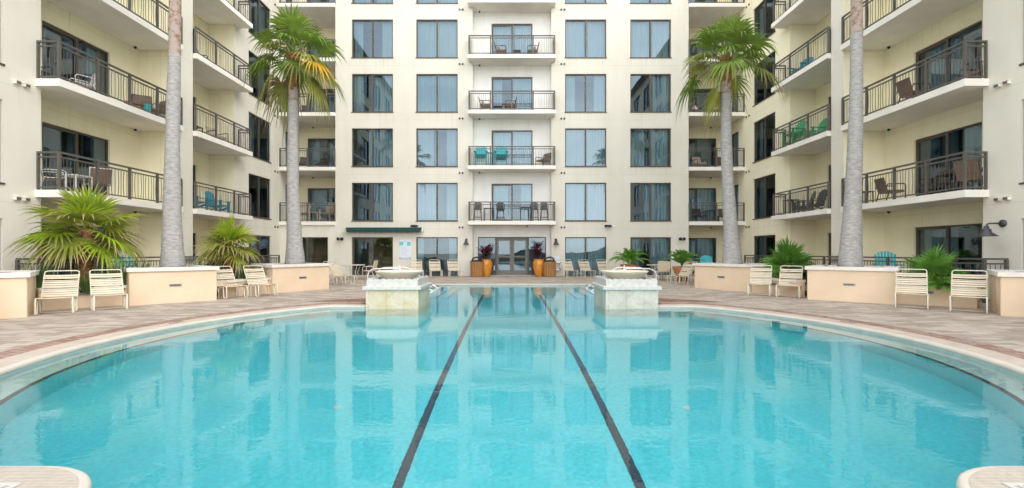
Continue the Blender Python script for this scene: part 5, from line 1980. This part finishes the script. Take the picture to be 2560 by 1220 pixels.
def flood(x, z, label, bulbs=2):
    t = thing("flood_light", label, "light", (x, 26.85, z), 0, "black flood lights on the facade")
    b = MB(); b.bbox(-.06, .06, -.05, 0, -.06, .06, .01); b.build("back_plate", M['black'], t)
    for s in ((-1, 1) if bulbs == 2 else (0,)):
        b = MB(); b.lathe([(.03, 0), (.05, .04), (.085, .14), (.085, .17), (0, .17)], 14)
        b.v = [Matrix.Rotation(radians(100), 3, 'X') @ Vector(v) for v in b.v]
        b.v = [(v[0] + s * .11, v[1] - .05, v[2] + .02) for v in b.v]
        b.build("lamp_head", M['black'], t, smooth=True)


flood(-9.55, 2.08, "black twin flood light left of the green awning")
flood(9.45, 2.08, "black twin flood light above second terracotta pot on right facade end")
for x, lab in ((-5.45, "small black box light above right end of green awning"), (5.35, "small black box light above ground floor between right facade windows")):
    t = thing("flood_light", lab, "light", (x, 26.85, 2.80), 0, "black flood lights on the facade")
    b = MB(); b.bbox(-.19, .19, -.20, -.02, -.05, .05, .02); b.box(-.05, .05, -.02, 0, -.04, .04); b.build("lamp_head", M['black'], t)
    if x > 0:
        b = MB(); b.tube([(.19, -.1, .01), (.42, -.1, .02)], .012, 6); b.build("arm", M['slab'], t)

# awning, retracted
t = thing("awning", "rolled up dark green awning above the bar doors left of facade", "awning", (-7.1, 26.85, 2.5))
b = MB(); b.bbox(-2.1, 2.1, -.30, -.003, .12, .20, .02); b.build("cassette", M['awning'], t)
b = MB()
n = 42
vs = []
for i in range(n + 1):
    x = -2.02 + 4.04 * i / n
    vs += [(x, -.31, .125), (x, -.335, .0), (x, -.335, -.055 - .02 * abs(sin(i * pi / 3)))]
b.add(vs, [q for i in range(n) for q in ((i * 3, i * 3 + 3, i * 3 + 4, i * 3 + 1), (i * 3 + 1, i * 3 + 4, i * 3 + 5, i * 3 + 2))])
b.build("valance", M['awning'], t)
for s in (-1, 1):
    b = MB(); b.bbox(s * 2.14 - .035, s * 2.14 + .035, -.32, -.003, -.02, .17, .01); b.build("bracket", M['steel'], t)
b = MB(); b.tube([(-1.98, -.30, .02), (1.98, -.30, .02)], .035, 8); b.build("roller_bar", M['awning'], t)

# pool notice
t = thing("notice_sign", "pale blue pool notice board with turquoise header bands on the facade", "sign", (-5.98, 26.85, .93))
b = MB(); b.bbox(-.31, .31, -.02, -.002, 0, 1.10, .005); b.build("board", M['signpale'], t)
b = MB()
b.box(-.31, -.09, -.026, -.0205, .78, .98); b.box(.11, .31, -.026, -.0205, .76, .97); b.build("header_band", M['signblue'], t)
b = MB()
for i in range(9):
    z = .68 - i * .062
    b.box(-.24, .24 - .05 * ((i * 7) % 4), -.0225, -.0205, z, z + .016)
b.box(-.10, .10, -.0225, -.0205, 1.0, 1.03); b.build("text_lines", M['signline'], t)
b = MB(); b.box(-.29, .29, -.024, -.0205, .055, .08); b.box(-.31, -.26, -.024, -.0205, .04, .11); b.box(.26, .31, -.024, -.0205, .04, .11); b.build("footer_line", M['signdark'], t)

# life ring and board
t = thing("life_ring", "white life ring hanging on the wall right of entrance bin", "life ring", (2.53, 26.85, 0))
b = MB(); b.bbox(-.13, .13, -.02, -.002, .92, 1.10, .005); b.box(-.03, .03, -.09, -.002, .80, .84); b.build("hanger", M['signpale'], t)
b = MB(); b.tube([(.19 * cos(a), -.10, .55 + .22 * sin(a)) for a in [2 * pi * i / 24 for i in range(24)]], .055, 10, closed=True); b.build("ring", M['whitep'], t, smooth=True)
b = MB()
for k in range(4):
    a = pi / 4 + k * pi / 2
    b.tube([(.19 * cos(a + d), -.10, .55 + .22 * sin(a + d)) for d in (-.12, 0, .12)], .058, 10)
b.build("band", M['tealblue'], t)

# drain grates on near decks
for s in (-1, 1):
    b = MB()
    x0, x1 = sorted((2.86 * s, 3.9 * s))
    n = 34
    for i in range(n):
        x = x0 + (x1 - x0) * (i + .5) / n
        b.box(x - .010, x + .010, 2.2, 2.72, .0158, .020)
    b.box(x0 - .03, x1 + .03, 2.72, 2.745, .0158, .021); b.box(x0 - .03, x1 + .03, 2.175, 2.2, .0158, .021)
    b.box(x0 - .06, x0 - .03, 2.175, 2.745, .0158, .021); b.box(x1 + .03, x1 + .06, 2.175, 2.745, .0158, .021)
    tag(b.build("drain_grate", M['grate']), "white slatted drain grate on grooved walk, %s bottom corner of frame" % ("left" if s < 0 else "right"), "grate", "drain grates")

# depth marks on coping
def text_mesh(body, size, mtx, name, label):
    c = bpy.data.curves.new(name, 'FONT'); c.body = body; c.size = size; c.extrude = .001; c.align_x = 'CENTER'
    o = bpy.data.objects.new(name, c); COL.objects.link(o)
    dg = bpy.context.evaluated_depsgraph_get()
    me = bpy.data.meshes.new_from_object(o.evaluated_get(dg))
    bpy.data.objects.remove(o)
    me.materials.clear(); me.materials.append(M['ink'])
    me.transform(mtx)
    tag(link(name, me), label, "marking", "depth marks on the coping")


for s in (-1, 1):
    a = pi / 2 - s * radians(72)
    a = radians(12) if s > 0 else radians(168)
    r = PR + .24
    p = Vector((r * cos(a), PC + r * sin(a), .0105))
    mt = Matrix.Translation(p) @ Matrix.Rotation(a - pi / 2 + (pi if False else 0), 4, 'Z')
    text_mesh("4 FT", .17, mt, "depth_mark", "dark painted depth mark on the %s pool coping" % ("left" if s < 0 else "right"))

print("objects:", len(bpy.data.objects))
